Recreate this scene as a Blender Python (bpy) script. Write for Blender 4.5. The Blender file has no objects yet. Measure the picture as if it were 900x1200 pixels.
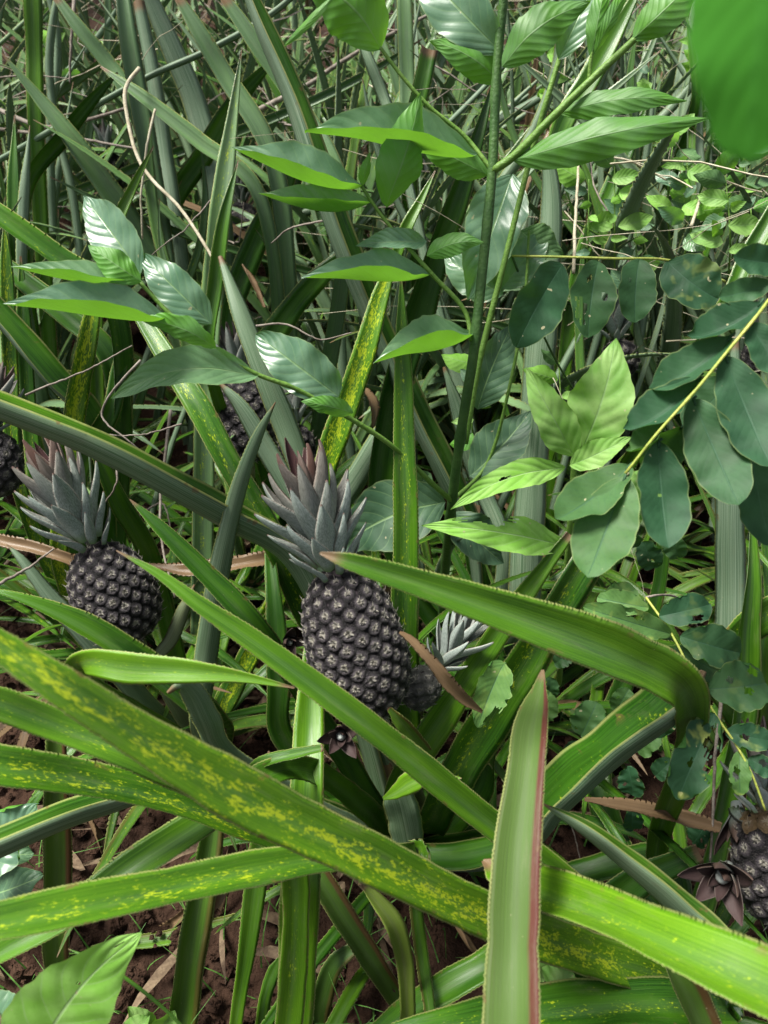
import bpy, math, random
import numpy as np
from mathutils import Vector, Matrix
random.seed(7); rng = np.random.RandomState(11)
R = math.radians
sc = bpy.context.scene
col = sc.collection
# ------------------------------------------------------------------ camera
CAM_H, PITCH, F = 1.15, 38.0, 883.0
cd = bpy.data.cameras.new('camera'); cam = bpy.data.objects.new('camera', cd); col.objects.link(cam)
cam.location = (0, 0, CAM_H); cam.rotation_euler = (R(90 - PITCH), 0, 0)
cd.sensor_fit = 'VERTICAL'; cd.sensor_height = 36.0; cd.lens = 36.0 * F / 1200.0
cd.clip_start = 0.02; cd.clip_end = 300
cd.dof.use_dof = True; cd.dof.focus_distance = 0.95; cd.dof.aperture_fstop = cd.lens / 3.6
sc.camera = cam
# ------------------------------------------------------------------ light
SUN_EL, SUN_AZ = R(66), R(-78)      # a broad soft sun through thin cloud, high on the left
w = bpy.data.worlds.new('World'); sc.world = w; w.use_nodes = True
nt = w.node_tree; bg = nt.nodes['Background']
sky = nt.nodes.new('ShaderNodeTexSky'); sky.sky_type = 'NISHITA'; sky.sun_disc = False
sky.sun_elevation = SUN_EL; sky.sun_rotation = SUN_AZ; sky.dust_density = 4.0; sky.air_density = 1.0; sky.ozone_density = 1.0
hs = nt.nodes.new('ShaderNodeHueSaturation'); hs.inputs['Saturation'].default_value = 0.45
nt.links.new(sky.outputs[0], hs.inputs['Color']); nt.links.new(hs.outputs[0], bg.inputs[0]); bg.inputs[1].default_value = 0.088
sd = bpy.data.lights.new('sun', 'SUN'); so = bpy.data.objects.new('sun', sd); col.objects.link(so)
sd.energy = 4.7; sd.angle = R(20); sd.color = (1.0, 0.97, 0.90)
sdir = Vector((math.sin(SUN_AZ) * math.cos(SUN_EL), math.cos(SUN_AZ) * math.cos(SUN_EL), math.sin(SUN_EL)))
so.rotation_euler = sdir.to_track_quat('Z', 'Y').to_euler()
sc.view_settings.view_transform = 'Standard'; sc.view_settings.look = 'None'
sc.view_settings.exposure = 0.92; sc.view_settings.gamma = 1.0
try:
    sc.cycles.use_adaptive_sampling = True; sc.cycles.max_bounces = 6; sc.cycles.diffuse_bounces = 2; sc.cycles.transmission_bounces = 4
    sc.cycles.use_denoising = True
except Exception: pass
# ------------------------------------------------------------------ geometry of the view
bpy.context.view_layer.update()
CM = np.array(Matrix.Rotation(R(90 - PITCH), 3, 'X')); CL = np.array([0, 0, CAM_H])
IMG_UP, IMG_RT = CM @ np.array([0, 1., 0]), CM @ np.array([1., 0, 0])
def at(x, y, d):        # the place seen at (x, y) of the 900 x 1200 picture, d metres in front of the lens
    return CL + CM @ np.array([(x - 450) / F * d, -(y - 600) / F * d, -d])
def rise(y): return .22 * min(max(0.0, y - 1.4), 5.0)      # the plot climbs gently away from the lens
def ground(x, y):
    v = CM @ np.array([(x - 450) / F, -(y - 600) / F, -1.0]); k = -CAM_H / v[2]
    for _ in range(30): k = (rise(v[1] * k) - CAM_H) / v[2] * .5 + k * .5
    return CL + v * k
def nrm(a): return a / (np.linalg.norm(a, axis=-1, keepdims=True) + 1e-12)
def spline(P, n):       # centripetal Catmull-Rom through the rows of P
    P = np.asarray(P, float)
    A = np.vstack([2 * P[0] - P[1], P, 2 * P[-1] - P[-2]])
    out = []; segs = len(P) - 1; per = max(2, n // segs)
    for i in range(segs):
        p0, p1, p2, p3 = A[i:i + 4]
        t0 = 0; t1 = t0 + max(1e-4, np.linalg.norm((p1 - p0)[:3]) ** .5); t2 = t1 + max(1e-4, np.linalg.norm((p2 - p1)[:3]) ** .5); t3 = t2 + max(1e-4, np.linalg.norm((p3 - p2)[:3]) ** .5)
        t = np.linspace(t1, t2, per, endpoint=False)[:, None]
        a1 = (t1 - t) / (t1 - t0) * p0 + (t - t0) / (t1 - t0) * p1
        a2 = (t2 - t) / (t2 - t1) * p1 + (t - t1) / (t2 - t1) * p2
        a3 = (t3 - t) / (t3 - t2) * p2 + (t - t2) / (t3 - t2) * p3
        b1 = (t2 - t) / (t2 - t0) * a1 + (t - t0) / (t2 - t0) * a2
        b2 = (t3 - t) / (t3 - t1) * a2 + (t - t1) / (t3 - t1) * a3
        out.append((t2 - t) / (t2 - t1) * b1 + (t - t1) / (t2 - t1) * b2)
    out.append(P[-1][None]); return np.vstack(out)
def resample(Q, n):
    s = np.r_[0, np.cumsum(np.linalg.norm(np.diff(Q[:, :3], axis=0), axis=1))]
    t = np.linspace(0, s[-1], n); return np.stack([np.interp(t, s, Q[:, k]) for k in range(Q.shape[1])], 1), s[-1]
# ------------------------------------------------------------------ object helpers
def link(o, parent=None):
    col.objects.link(o)
    if parent is not None: o.parent = parent
    return o
def tag(o, label=None, cat=None, group=None, kind=None):
    if label: o['label'] = label
    if cat: o['category'] = cat
    if group: o['group'] = group
    if kind: o['kind'] = kind
    return o
def empty(name, loc, label, cat, group=None):
    o = bpy.data.objects.new(name, None); o.empty_display_size = .05; o.location = tuple(loc); link(o); return tag(o, label, cat, group)
def mesh(name, V, Fc, uv=None, uv2=None, mat=None, smooth=True):
    me = bpy.data.meshes.new(name); me.from_pydata(np.asarray(V, float).tolist(), [], [tuple(int(i) for i in f) for f in Fc])
    if uv is not None:
        l = me.uv_layers.new(name='UVMap'); l.data.foreach_set('uv', np.asarray(uv, np.float32).ravel())
    if uv2 is not None:
        l = me.uv_layers.new(name='Norm'); l.data.foreach_set('uv', np.asarray(uv2, np.float32).ravel())
    if smooth: me.polygons.foreach_set('use_smooth', [True] * len(me.polygons))
    if mat: me.materials.append(mat)
    me.update(); return me
def place(name, me, parent=None, origin=None):
    o = bpy.data.objects.new(name, me); link(o, parent); return o
PROPS = dict(bloom=0.0, speck=0.0, tone=0.0, red=0.0, dry=0.0, dark=0.0)  # dark: shade painted into covered parts' colour, plus deeper tone of older leaves
def props(o, **k):
    for a, b in {**PROPS, **k}.items(): o[a] = float(b)
    return o
# ------------------------------------------------------------------ node helpers
class G:
    def __init__(s, name):
        s.m = bpy.data.materials.new(name); s.m.use_nodes = True; s.t = s.m.node_tree; s.t.nodes.clear()
        s.out = s.t.nodes.new('ShaderNodeOutputMaterial')
    def n(s, typ, **k): 
        x = s.t.nodes.new(typ)
        for a, b in k.items(): setattr(x, a, b)
        return x
    def put(s, sock, v):
        if hasattr(v, 'is_linked'): s.t.links.new(v, sock)
        elif v is not None: sock.default_value = v
    def m_(s, op, a, b=None, c=None, clamp=False):
        x = s.n('ShaderNodeMath', operation=op); x.use_clamp = clamp; s.put(x.inputs[0], a)
        if b is not None: s.put(x.inputs[1], b)
        if c is not None: s.put(x.inputs[2], c)
        return x.outputs[0]
    def mix(s, f, a, b):
        x = s.n('ShaderNodeMix', data_type='RGBA'); s.put(x.inputs[0], f)
        s.put(x.inputs[6], (*a, 1) if isinstance(a, tuple) and len(a) == 3 else a); s.put(x.inputs[7], (*b, 1) if isinstance(b, tuple) and len(b) == 3 else b)
        return x.outputs[2]
    def step(s, x, lo, hi):
        k = s.n('ShaderNodeMapRange', interpolation_type='SMOOTHSTEP'); s.put(k.inputs[0], x); s.put(k.inputs[1], lo); s.put(k.inputs[2], hi); return k.outputs[0]
    def vec(s, x, y, z):
        k = s.n('ShaderNodeCombineXYZ'); s.put(k.inputs[0], x); s.put(k.inputs[1], y); s.put(k.inputs[2], z); return k.outputs[0]
    def noise(s, v, scale=1.0, detail=2.0, rough=.5):
        k = s.n('ShaderNodeTexNoise'); s.put(k.inputs['Vector'], v); k.inputs['Scale'].default_value = scale; k.inputs['Detail'].default_value = detail; k.inputs['Roughness'].default_value = rough; return k.outputs['Fac']
    def attr(s, name):
        k = s.n('ShaderNodeAttribute', attribute_type='OBJECT', attribute_name=name); return k.outputs['Fac']
    def uv(s, name):
        k = s.n('ShaderNodeUVMap', uv_map=name); q = s.n('ShaderNodeSeparateXYZ'); s.t.links.new(k.outputs[0], q.inputs[0]); return q.outputs[0], q.outputs[1]
    def rnd(s): return s.n('ShaderNodeObjectInfo').outputs['Random']
    def obj(s): return s.n('ShaderNodeTexCoord').outputs['Object']
    def gen(s): return s.n('ShaderNodeNewGeometry').outputs['Position']
    def bump(s, h, strength=.3, dist=.002):
        k = s.n('ShaderNodeBump'); k.inputs['Strength'].default_value = strength; k.inputs['Distance'].default_value = dist; s.put(k.inputs['Height'], h); return k.outputs[0]
    def shade(s, colr, rough=.5, spec=.5, normal=None, trans=0.0, tcol=None):
        p = s.n('ShaderNodeBsdfPrincipled'); s.put(p.inputs['Base Color'], (*colr, 1) if isinstance(colr, tuple) else colr); s.put(p.inputs['Roughness'], rough); s.put(p.inputs['Specular IOR Level'], spec)
        if normal is not None: s.put(p.inputs['Normal'], normal)
        o = p.outputs[0]
        if trans:
            t = s.n('ShaderNodeBsdfTranslucent'); s.put(t.inputs[0], tcol if tcol is not None else colr)
            x = s.n('ShaderNodeMixShader'); s.put(x.inputs[0], trans); s.t.links.new(o, x.inputs[1]); s.t.links.new(t.outputs[0], x.inputs[2]); o = x.outputs[0]
        s.t.links.new(o, s.out.inputs[0]); return s.m
def strap_material():
    g = G('strap_leaf'); u, v = g.uv('UVMap'); _, t = g.uv('Norm'); r = g.rnd(); rz = g.m_('MULTIPLY', r, 60.0)
    under = g.m_('GREATER_THAN', u, 1.0001); uu = g.m_('SUBTRACT', u, under)
    a = g.m_('ABSOLUTE', g.m_('MULTIPLY_ADD', uu, 2.0, -1.0))
    aw = g.m_('ADD', a, g.m_('MULTIPLY', g.m_('SUBTRACT', g.noise(g.vec(g.m_('MULTIPLY', uu, 3.0), g.m_('MULTIPLY', v, 6.0), rz), 1, 3), .5), .8))
    stripe = g.noise(g.vec(g.m_('MULTIPLY', uu, 46.0), g.m_('MULTIPLY', v, 3.0), rz), 1, 4, .72)
    broad = g.noise(g.vec(g.m_('MULTIPLY', uu, 2.5), g.m_('MULTIPLY', v, 9.0), rz), 1, 3)
    tone = g.attr('tone')
    c = g.mix(g.step(stripe, .32, .68), (.009, .046, .004), (.042, .135, .010))
    c = g.mix(g.m_('MULTIPLY', g.step(broad, .35, .7), .6), c, (.048, .155, .007))
    c = g.mix(g.m_('MULTIPLY', g.m_('ADD', tone, g.m_('MULTIPLY', g.m_('SUBTRACT', broad, .5), .8), clamp=True), g.m_('MULTIPLY_ADD', a, .3, .6)), c, g.mix(g.step(stripe, .3, .7), (.10, .27, .004), (.22, .40, .014)))
    # grey bloom down the channel
    c = g.mix(g.m_('MULTIPLY', g.step(g.m_('MULTIPLY_ADD', stripe, .35, aw), .55, .1), .20), c, g.mix(stripe, (.06, .12, .05), (.18, .27, .14)))
    c = g.mix(g.attr('bloom'), c, g.mix(stripe, (.10, .17, .10), (.30, .38, .27)))
    # yellow flecks
    warp = g.noise(g.vec(g.m_('MULTIPLY', uu, 5.0), g.m_('MULTIPLY', v, 26.0), rz), 1, 2)
    fl = g.noise(g.vec(g.m_('MULTIPLY', uu, 24.0), g.m_('MULTIPLY', v, 210.0), rz), 1, 2, .6)
    pat = g.noise(g.vec(g.m_('MULTIPLY', uu, 5.5), g.m_('MULTIPLY', v, 40.0), g.m_('ADD', rz, 9.0)), 1, 2)
    band = g.step(g.m_('ABSOLUTE', g.m_('SUBTRACT', uu, g.m_('MULTIPLY_ADD', warp, .25, .33))), .34, .04)
    q = g.m_('ADD', g.m_('MULTIPLY', fl, 1.0), g.m_('ADD', g.m_('MULTIPLY', pat, .65), g.m_('MULTIPLY', band, .13)))
    th = g.m_('SUBTRACT', 1.235, g.m_('MULTIPLY', g.attr('speck'), .26))
    sm = g.m_('MULTIPLY', g.step(q, g.m_('SUBTRACT', th, .02), g.m_('ADD', th, .07)), g.m_('GREATER_THAN', g.attr('speck'), .01))
    c = g.mix(g.m_('MULTIPLY', g.m_('MULTIPLY', g.step(q, g.m_('SUBTRACT', th, .14), g.m_('ADD', th, .02)), g.m_('GREATER_THAN', g.attr('speck'), .01)), .35), c, (.20, .34, .01))
    c = g.mix(g.m_('MULTIPLY', sm, .75), c, (.43, .52, .02))
    # red and brown sides
    red = g.attr('red')
    c = g.mix(g.m_('MULTIPLY', red, .6, clamp=True), c, (.085, .13, .022))
    c = g.mix(g.m_('MULTIPLY', g.step(g.m_('MULTIPLY_ADD', stripe, .14, uu), .81, .90), red, clamp=True), c, g.mix(stripe, (.055, .010, .008), (.14, .032, .02)))
    c = g.mix(g.m_('MULTIPLY', g.m_('MULTIPLY', g.step(g.m_('MULTIPLY_ADD', aw, .2, g.m_('MULTIPLY_ADD', stripe, .12, uu)), .36, .20), red), .8, clamp=True), c, (.075, .050, .016))
    # underside: scurfy grey, ribbed
    fine = g.noise(g.vec(g.m_('MULTIPLY', uu, 80.0), g.m_('MULTIPLY', v, 5.0), rz), 1, 2)
    cu = g.mix(g.step(fine, .3, .7), (.055, .115, .055), (.20, .27, .18))
    cu = g.mix(g.m_('MULTIPLY', tone, .45, clamp=True), cu, (.20, .33, .06))
    c = g.mix(under, c, cu)
    c = g.mix(g.step(a, .91, .97), c, g.mix(g.m_('MULTIPLY', g.noise(g.vec(0.0, g.m_('MULTIPLY', v, 25.0), rz)), 1.0), (.16, .27, .05), (.40, .38, .15)))
    # wear: dull dust film, healed scratches and pale scars along the fibres
    du = g.noise(g.vec(g.m_('MULTIPLY', uu, 3.0), g.m_('MULTIPLY', v, 14.0), g.m_('ADD', rz, 77.0)), 1, 5, .75)
    c = g.mix(g.m_('MULTIPLY', g.step(du, .52, .72), .22), c, (.20, .20, .12))
    sc_ = g.noise(g.vec(g.m_('MULTIPLY', uu, 60.0), g.m_('MULTIPLY', v, 7.0), g.m_('ADD', rz, 15.0)), 1, 2)
    c = g.mix(g.m_('MULTIPLY', g.step(sc_, .70, .76), .35), c, (.26, .32, .14)); c = g.mix(g.m_('MULTIPLY', g.step(sc_, .30, .24), .35), c, (.02, .05, .01))
    sp = g.noise(g.vec(g.m_('MULTIPLY', uu, 11.0), g.m_('MULTIPLY', v, 260.0), g.m_('ADD', rz, 30.0)), 1, 2)
    c = g.mix(g.m_('MULTIPLY', g.step(sp, .76, .80), .7), c, (.30, .27, .17))
    bl = g.noise(g.vec(g.m_('MULTIPLY', uu, 4.0), g.m_('MULTIPLY', v, 60.0), g.m_('ADD', rz, 50.0)), 1, 3)
    c = g.mix(g.m_('MULTIPLY', g.m_('MULTIPLY', g.step(bl, .62, .70), g.step(a, .6, .95)), .7), c, (.16, .10, .04))
    dr = g.mix(stripe, (.06, .035, .018), (.27, .18, .095))
    c = g.mix(g.step(g.m_('MULTIPLY_ADD', g.m_('SUBTRACT', stripe, .5), .03, t), .978, .992), c, dr)
    c = g.mix(g.attr('dry'), c, dr)
    c = g.mix(g.attr('dark'), c, g.mix(.5, c, (.006, .02, .006)))  # black-green mixed in: shade painted on low leaves, age on others
    nb = g.bump(g.m_('ADD', g.m_('MULTIPLY', stripe, .6), g.m_('MULTIPLY', fine, .4)), .35, .0012)
    rough = g.m_('ADD', g.m_('MULTIPLY_ADD', red, .25, g.m_('MULTIPLY', under, .16)), g.m_('MULTIPLY_ADD', stripe, .25, .20))
    return g.shade(c, rough, .32, nb, .12)
def crown_material():
    g = G('crown_leaf'); u, v = g.uv('UVMap'); _, t = g.uv('Norm'); r = g.rnd(); rz = g.m_('MULTIPLY', r, 60.0)
    under = g.m_('GREATER_THAN', u, 1.0001); uu = g.m_('SUBTRACT', u, under)
    a = g.m_('ABSOLUTE', g.m_('MULTIPLY_ADD', uu, 2.0, -1.0))
    st = g.noise(g.vec(g.m_('MULTIPLY', uu, 26.0), g.m_('MULTIPLY', v, 20.0), rz), 1, 3, .6)
    c = g.mix(g.step(st, .25, .75), (.15, .195, .165), (.36, .42, .38))
    c = g.mix(g.step(t, .25, .0), c, (.13, .20, .09))
    red = g.attr('red')
    mar = g.mix(st, (.05, .026, .022), (.15, .08, .058))
    c = g.mix(g.m_('MULTIPLY', red, g.step(g.m_('MULTIPLY_ADD', st, .3, t), .35, .9), clamp=True), c, mar)
    c = g.mix(g.m_('MULTIPLY', g.m_('SUBTRACT', 1.0, under), g.m_('MINIMUM', g.m_('MULTIPLY_ADD', red, .6, .35), 1.0)), c, (.075, .035, .035))
    c = g.mix(g.m_('MULTIPLY', g.step(a, .85, .97), .6), c, (.33, .27, .23))
    c = g.mix(g.step(t, .95, 1.0), c, (.10, .05, .04))
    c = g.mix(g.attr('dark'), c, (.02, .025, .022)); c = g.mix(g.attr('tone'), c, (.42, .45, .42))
    return g.shade(c, .6, .3, g.bump(st, .4, .001), .05)
def broad_material(name, top1, top2, und, rough, nv=9.0, trans=.35, tcol=(.22, .50, .03), veinc=(.25, .40, .16), vb=.8, bs=.35, spec=.5):
    g = G(name); u, t = g.uv('UVMap'); r = g.rnd(); rz = g.m_('MULTIPLY', r, 60.0)
    a = g.m_('ABSOLUTE', u); P = g.obj()
    pn = g.noise(P, 38, 3); fn = g.noise(P, 260, 3, .6)
    c = g.mix(g.step(pn, .3, .7), top1, top2)
    c = g.mix(g.m_('MULTIPLY', g.m_('ADD', g.m_('SUBTRACT', r, .5), g.attr('tone')), .6, clamp=True), c, (.20, .38, .07))
    ph = g.m_('FRACT', g.m_('SUBTRACT', g.m_('MULTIPLY', t, nv), g.m_('MULTIPLY', g.m_('POWER', a, 1.15), nv * .26)))
    vd = g.m_('ABSOLUTE', g.m_('SUBTRACT', ph, .5)); sec = g.step(vd, .07, .0)
    mid = g.step(a, .05, .012)
    vein = g.m_('MAXIMUM', mid, g.m_('MULTIPLY', sec, .45))
    c = g.mix(g.m_('MULTIPLY', vein, .7), c, veinc)
    c = g.mix(g.m_('MULTIPLY', g.step(fn, .5, .75), .25), c, tuple(x * .55 for x in top1))
    spot = g.noise(P, 110, 1); c = g.mix(g.m_('MULTIPLY', g.step(spot, .755, .78), .8), c, (.45, .42, .25))
    c = g.mix(g.m_('MULTIPLY', g.attr('speck'), g.step(g.noise(P, 55, 2), .55, .68)), c, (.42, .48, .10))
    c = g.mix(g.m_('MULTIPLY', g.step(a, .93, 1.0), .35), c, (.30, .36, .12))
    bf = g.n('ShaderNodeNewGeometry').outputs['Backfacing']
    cu = g.mix(g.m_('MULTIPLY', vein, .6), und, veinc); cu = g.mix(g.m_('MULTIPLY', g.step(pn, .3, .7), .3), cu, top2)
    c = g.mix(bf, c, cu); c = g.mix(g.attr('dry'), c, (.30, .22, .11)); c = g.mix(g.attr('dark'), c, (.012, .035, .012))  # dark: shade painted on leaves behind, deeper green on a few
    h = g.m_('SUBTRACT', g.m_('MULTIPLY', g.step(vd, 0.0, .42), vb), g.m_('MULTIPLY', mid, .8)); h = g.m_('MULTIPLY_ADD', fn, .18, h)
    rr = g.m_('ADD', rough, g.m_('MULTIPLY', bf, .2)); rr = g.m_('MULTIPLY_ADD', pn, .15, rr)
    return g.shade(c, rr, spec, g.bump(h, bs, .0012), trans, g.mix(g.m_('MULTIPLY', vein, .5), tcol, (.10, .25, .02)))
def plain(name, c1, c2, scale=30, rough=.7, spec=.3, bump=.4, stretch=None, trans=0.0, dist=.003):
    g = G(name); P = g.obj(); n1 = g.noise(P, scale, 4, .6); n2 = g.noise(P, scale * 6, 3, .6)
    c = g.mix(g.step(n1, .3, .7), c1, c2); c = g.mix(g.m_('MULTIPLY', g.step(n2, .5, .7), .35), c, tuple(x * .45 for x in c1))
    return g.shade(c, rough, spec, g.bump(g.m_('ADD', n1, n2), bump, dist), trans)
def fruit_material():
    g = G('fruitlet_skin'); u, v = g.uv('UVMap'); r = g.rnd(); P = g.obj()
    add = g.n('ShaderNodeVectorMath', operation='ADD'); g.put(add.inputs[0], P); g.put(add.inputs[1], g.vec(g.m_('MULTIPLY', r, 91.0), g.m_('MULTIPLY', r, 57.0), 0.0)); P = add.outputs[0]
    n = g.noise(P, 2.2, 3, .7); n2 = g.noise(P, 7.0, 4, .7)
    x = g.m_('MULTIPLY_ADD', g.m_('SUBTRACT', n, .5), .7, u); x = g.m_('MULTIPLY_ADD', g.m_('SUBTRACT', n2, .5), .55, x)
    pale = g.mix(g.step(n2, .35, .65), (.78, .73, .58), (.52, .49, .46))
    c = g.mix(g.step(x, .28, .40), pale, (.16, .14, .15))
    c = g.mix(g.step(x, .42, .66), c, (.045, .036, .044))
    c = g.mix(g.step(g.m_('MULTIPLY_ADD', g.m_('SUBTRACT', n2, .5), .15, u), .66, .86), c, (.007, .005, .007))
    c = g.mix(g.m_('MULTIPLY', g.step(n2, .54, .68), .5), c, (.34, .31, .29))
    c = g.mix(g.step(g.m_('MULTIPLY_ADD', n2, .3, v), .72, .98), c, (.62, .57, .46))
    c = g.mix(g.attr('dark'), c, g.mix(.5, c, (.010, .010, .012))); c = g.mix(g.attr('tone'), c, (.36, .38, .33)); c = g.mix(g.attr('dry'), c, (.45, .29, .13))  # dark: shade of covered fruits painted into the skin
    return g.shade(c, g.m_('MULTIPLY_ADD', n, .4, .32), .45, g.bump(g.m_('ADD', n2, n), .8, .2))
M = dict(strap=strap_material(), crown=crown_material(), fruit=fruit_material(),
    shrub=broad_material('shrub_leaf', (.085, .180, .110), (.15, .26, .165), (.09, .28, .015), .24, trans=.30, tcol=(.20, .48, .03)),  # pale tops hold sky sheen, bright undersides hold transmitted light, as colour
    lime=broad_material('lime_leaf', (.15, .33, .06), (.28, .46, .14), (.14, .33, .03), .46, nv=7, spec=.28),
    pale=broad_material('pale_leaf', (.20, .45, .06), (.30, .55, .13), (.18, .42, .04), .48, nv=7, veinc=(.42, .60, .28), spec=.2, tcol=(.3, .6, .08)),
    near=broad_material('near_leaf', (.035, .15, .015), (.05, .19, .02), (.035, .15, .015), .8, spec=.1, trans=.4, tcol=(.08, .34, .02), veinc=(.05, .2, .03)),
    dull=broad_material('dull_leaf', (.045, .11, .055), (.085, .17, .09), (.06, .15, .035), .45, trans=.2, tcol=(.08, .2, .02)),
    vine=broad_material('legume_leaflet', (.012, .050, .020), (.026, .085, .036), (.040, .13, .018), .52, nv=12, trans=.18, tcol=(.10, .28, .02), veinc=(.035, .095, .05), vb=.12, spec=.28),
    stem=plain('green_stem', (.09, .19, .025), (.15, .27, .05), 40, .5), ystem=plain('yellow_stem', (.26, .33, .05), (.38, .40, .09), 40, .5),
    dstem=plain('dark_stem', (.035, .09, .02), (.06, .13, .03), 40, .5),
    twig=plain('dry_twig_bark', (.13, .105, .085), (.27, .235, .20), 60, .85), straw=plain('dry_straw', (.34, .30, .20), (.52, .48, .36), 50, .8, trans=.1),
    soil=plain('brown_soil', (.022, .012, .008), (.058, .032, .021), 9, .95, .1, .9, dist=.02), litter=plain('dead_leaf_litter', (.07, .045, .028), (.20, .145, .09), 40, .85),
    stalk=plain('fruit_stalk', (.10, .12, .05), (.18, .17, .09), 60, .6), core=plain('fruit_core', (.02, .014, .018), (.05, .04, .045), 60, .8),
    grass=plain('grass_blade', (.07, .19, .03), (.13, .29, .06), 30, .5, trans=.25), husk=plain('dry_husk', (.42, .27, .12), (.60, .42, .22), 90, .85))
# ------------------------------------------------------------------ strap leaves
def strap_mesh(name, Q, N, hw, fold=R(16), tooth=.0045, th=.0016, nx=6, thick=.0016, mat=None, maxseg=900):
    """Q centre line (n x 3), N normals (n x 3), hw half widths (n). Closed section, saw-toothed margins."""
    D = np.hstack([Q, N, np.asarray(hw)[:, None]]); L = np.linalg.norm(np.diff(Q, axis=0), axis=1).sum()
    n = int(min(maxseg, max(12, L / tooth * 2))) | 1
    D, L = resample(D, n); Q = D[:, :3]; hw = np.maximum(D[:, 6], .0003)
    T = nrm(np.gradient(Q, axis=0)); N = nrm(D[:, 3:6] - (D[:, 3:6] * T).sum(1, keepdims=True) * T); S = np.cross(T, N)
    fold = np.full(n, fold) if np.isscalar(fold) else np.interp(np.linspace(0, 1, n), np.linspace(0, 1, len(fold)), fold)
    us = np.linspace(-1, 1, nx + 1); tri = (np.arange(n) % 2).astype(float) * np.minimum(1, hw / .008) * th * (rng.rand(n) * .9 + .3) * (rng.rand(n) > .06)
    wob = 1 + .02 * np.interp(np.arange(n), np.arange(0, n + 12, 12), rng.randn(len(np.arange(0, n + 12, 12))))
    def row(u, dz):
        au = abs(u); lat = hw * wob * u * np.cos(fold * (0.35 + .65 * au)) + (np.sign(u) * tri if au > .999 else 0)
        hgt = hw * np.sin(fold) * (au ** 1.35) + dz
        P = Q + S * lat[:, None] + N * hgt[:, None]
        if au > .999: P = P + T * (tri * .6)[:, None]
        return P
    top = [row(u, 0) for u in us]; bot = [row(u, -thick * (1 - u * u) * np.minimum(1, hw / .006)) for u in us[1:-1]]
    V = np.vstack(top + bot); m = nx + 1
    ti = [np.arange(n) + k * n for k in range(m)]; bi = [ti[0]] + [np.arange(n) + (m + k) * n for k in range(nx - 1)] + [ti[-1]]
    Fs, U, U2 = [], [], []; vv = np.linspace(0, L, n); tt = np.linspace(0, 1, n)
    for lst, off, flip in ((ti, 0, False), (bi, 1, True)):
        for k in range(nx):
            a, b = lst[k], lst[k + 1]; ua, ub = (us[k] + 1) / 2 + off, (us[k + 1] + 1) / 2 + off
            if off and k == 0: ua += .001
            f = np.stack([a[:-1], b[:-1], b[1:], a[1:]], 1); uu = np.array([ua, ub, ub, ua]); vi = np.array([0, 0, 1, 1])
            if not flip: f = f[:, ::-1]; uu = uu[::-1]; vi = vi[::-1]
            idx = np.arange(n - 1)[:, None] + vi[None]
            Fs.append(f); U.append(np.stack([np.broadcast_to(uu, idx.shape), vv[idx]], 2).reshape(-1, 2)); U2.append(np.stack([np.broadcast_to(uu, idx.shape), tt[idx]], 2).reshape(-1, 2))
    return mesh(name, V, np.vstack(Fs), np.vstack(U), np.vstack(U2), mat or M['strap'])
def hero_frame(Q, W, roll, fold, under):
    """normals turned towards the lens, then rolled about the leaf; W visible half-width in metres -> real half-width"""
    T = nrm(np.gradient(Q, axis=0)); Vw = nrm(CL - Q); v = nrm(Vw - (Vw * T).sum(1, keepdims=True) * T); e = np.cross(T, v)
    m = e.mean(0); a, b = m @ IMG_UP, m @ IMG_RT
    if (a if abs(a) > abs(b) * .8 else b) < 0: e = -e
    ph = R(roll); N = v * math.cos(ph) + e * math.sin(ph)
    c1, c2 = math.cos(ph - fold), max(0.0, math.cos(ph + fold)); hw = 2 * W / (c1 + c2)
    Q = Q + e * (-(0) + hw * (c2 - c1) / 2)[:, None] * (1 if not under else 0)
    if under: N = -N
    s_ = np.linspace(0, 1, len(Q)); a_, b_, c_ = rng.rand(3) * 6; wv = .10 * np.sin(s_ * 9 + a_) + .06 * np.sin(s_ * 23 + b_); N = nrm(N + e * wv[:, None])
    hw = hw * (1 + .035 * np.sin(s_ * 13 + c_) + .02 * np.sin(s_ * 41 + a_))
    return Q, N, hw
PLANTS = []   # (xy, object)
def leaf(pts, roll=20, fold=16, under=0, root=True, label=None, **k):
    P = np.array([[*at(x, y, d), wd * d / F / 2] for x, y, d, wd in pts])
    b = P[0, :3] - (P[1, :3] - P[0, :3]) * .5
    pl = min(PLANTS, key=lambda q: np.linalg.norm(q[0][:2] - b[:2]))
    vis = P[0, :3]
    if root:
        c = np.array(pl[0]); off = nrm((P[min(2, len(P) - 1), :3] - c) * np.array([1, 1, 0])) * .025
        r = np.array([*(c + off)[:2], .07 + rise(c[1])])
        if np.linalg.norm(r[:2] - vis[:2]) > .5: q = vis + (vis - P[1, :3]) * .6; r = np.array([q[0], q[1], rise(q[1]) + .02])
        hwid = max(P[0, 3], .014)
        mid = r * .5 + vis * .5 + (vis - P[1, :3]) * .25; mid[2] = max(mid[2], .1)
        P = np.vstack([[*r, hwid * 1.1], [*mid, hwid], P])
    D = spline(P, 90); D, L = resample(D, 160)
    Q, N, hw = hero_frame(D[:, :3], np.maximum(D[:, 3], .0004), roll, R(fold), under)
    dist = np.mean([p[2] for p in pts])
    near = dist < .8
    me = strap_mesh('leaf', Q, N, hw, R(fold), tooth=max(.0026, .0054 * dist), th=.00085 * (.05 if fold > 50 else (.25 if fold > 38 else 1)), nx=8 if near else (6 if dist < 1.3 else 4), thick=.0018)
    o = place('leaf', me, pl[1]); o.matrix_parent_inverse = Matrix.Translation(-Vector(pl[1].location))
    props(o, **k)
    if label: o['label'] = label
    return o
GP = 'pineapple plants of the plot'
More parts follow.
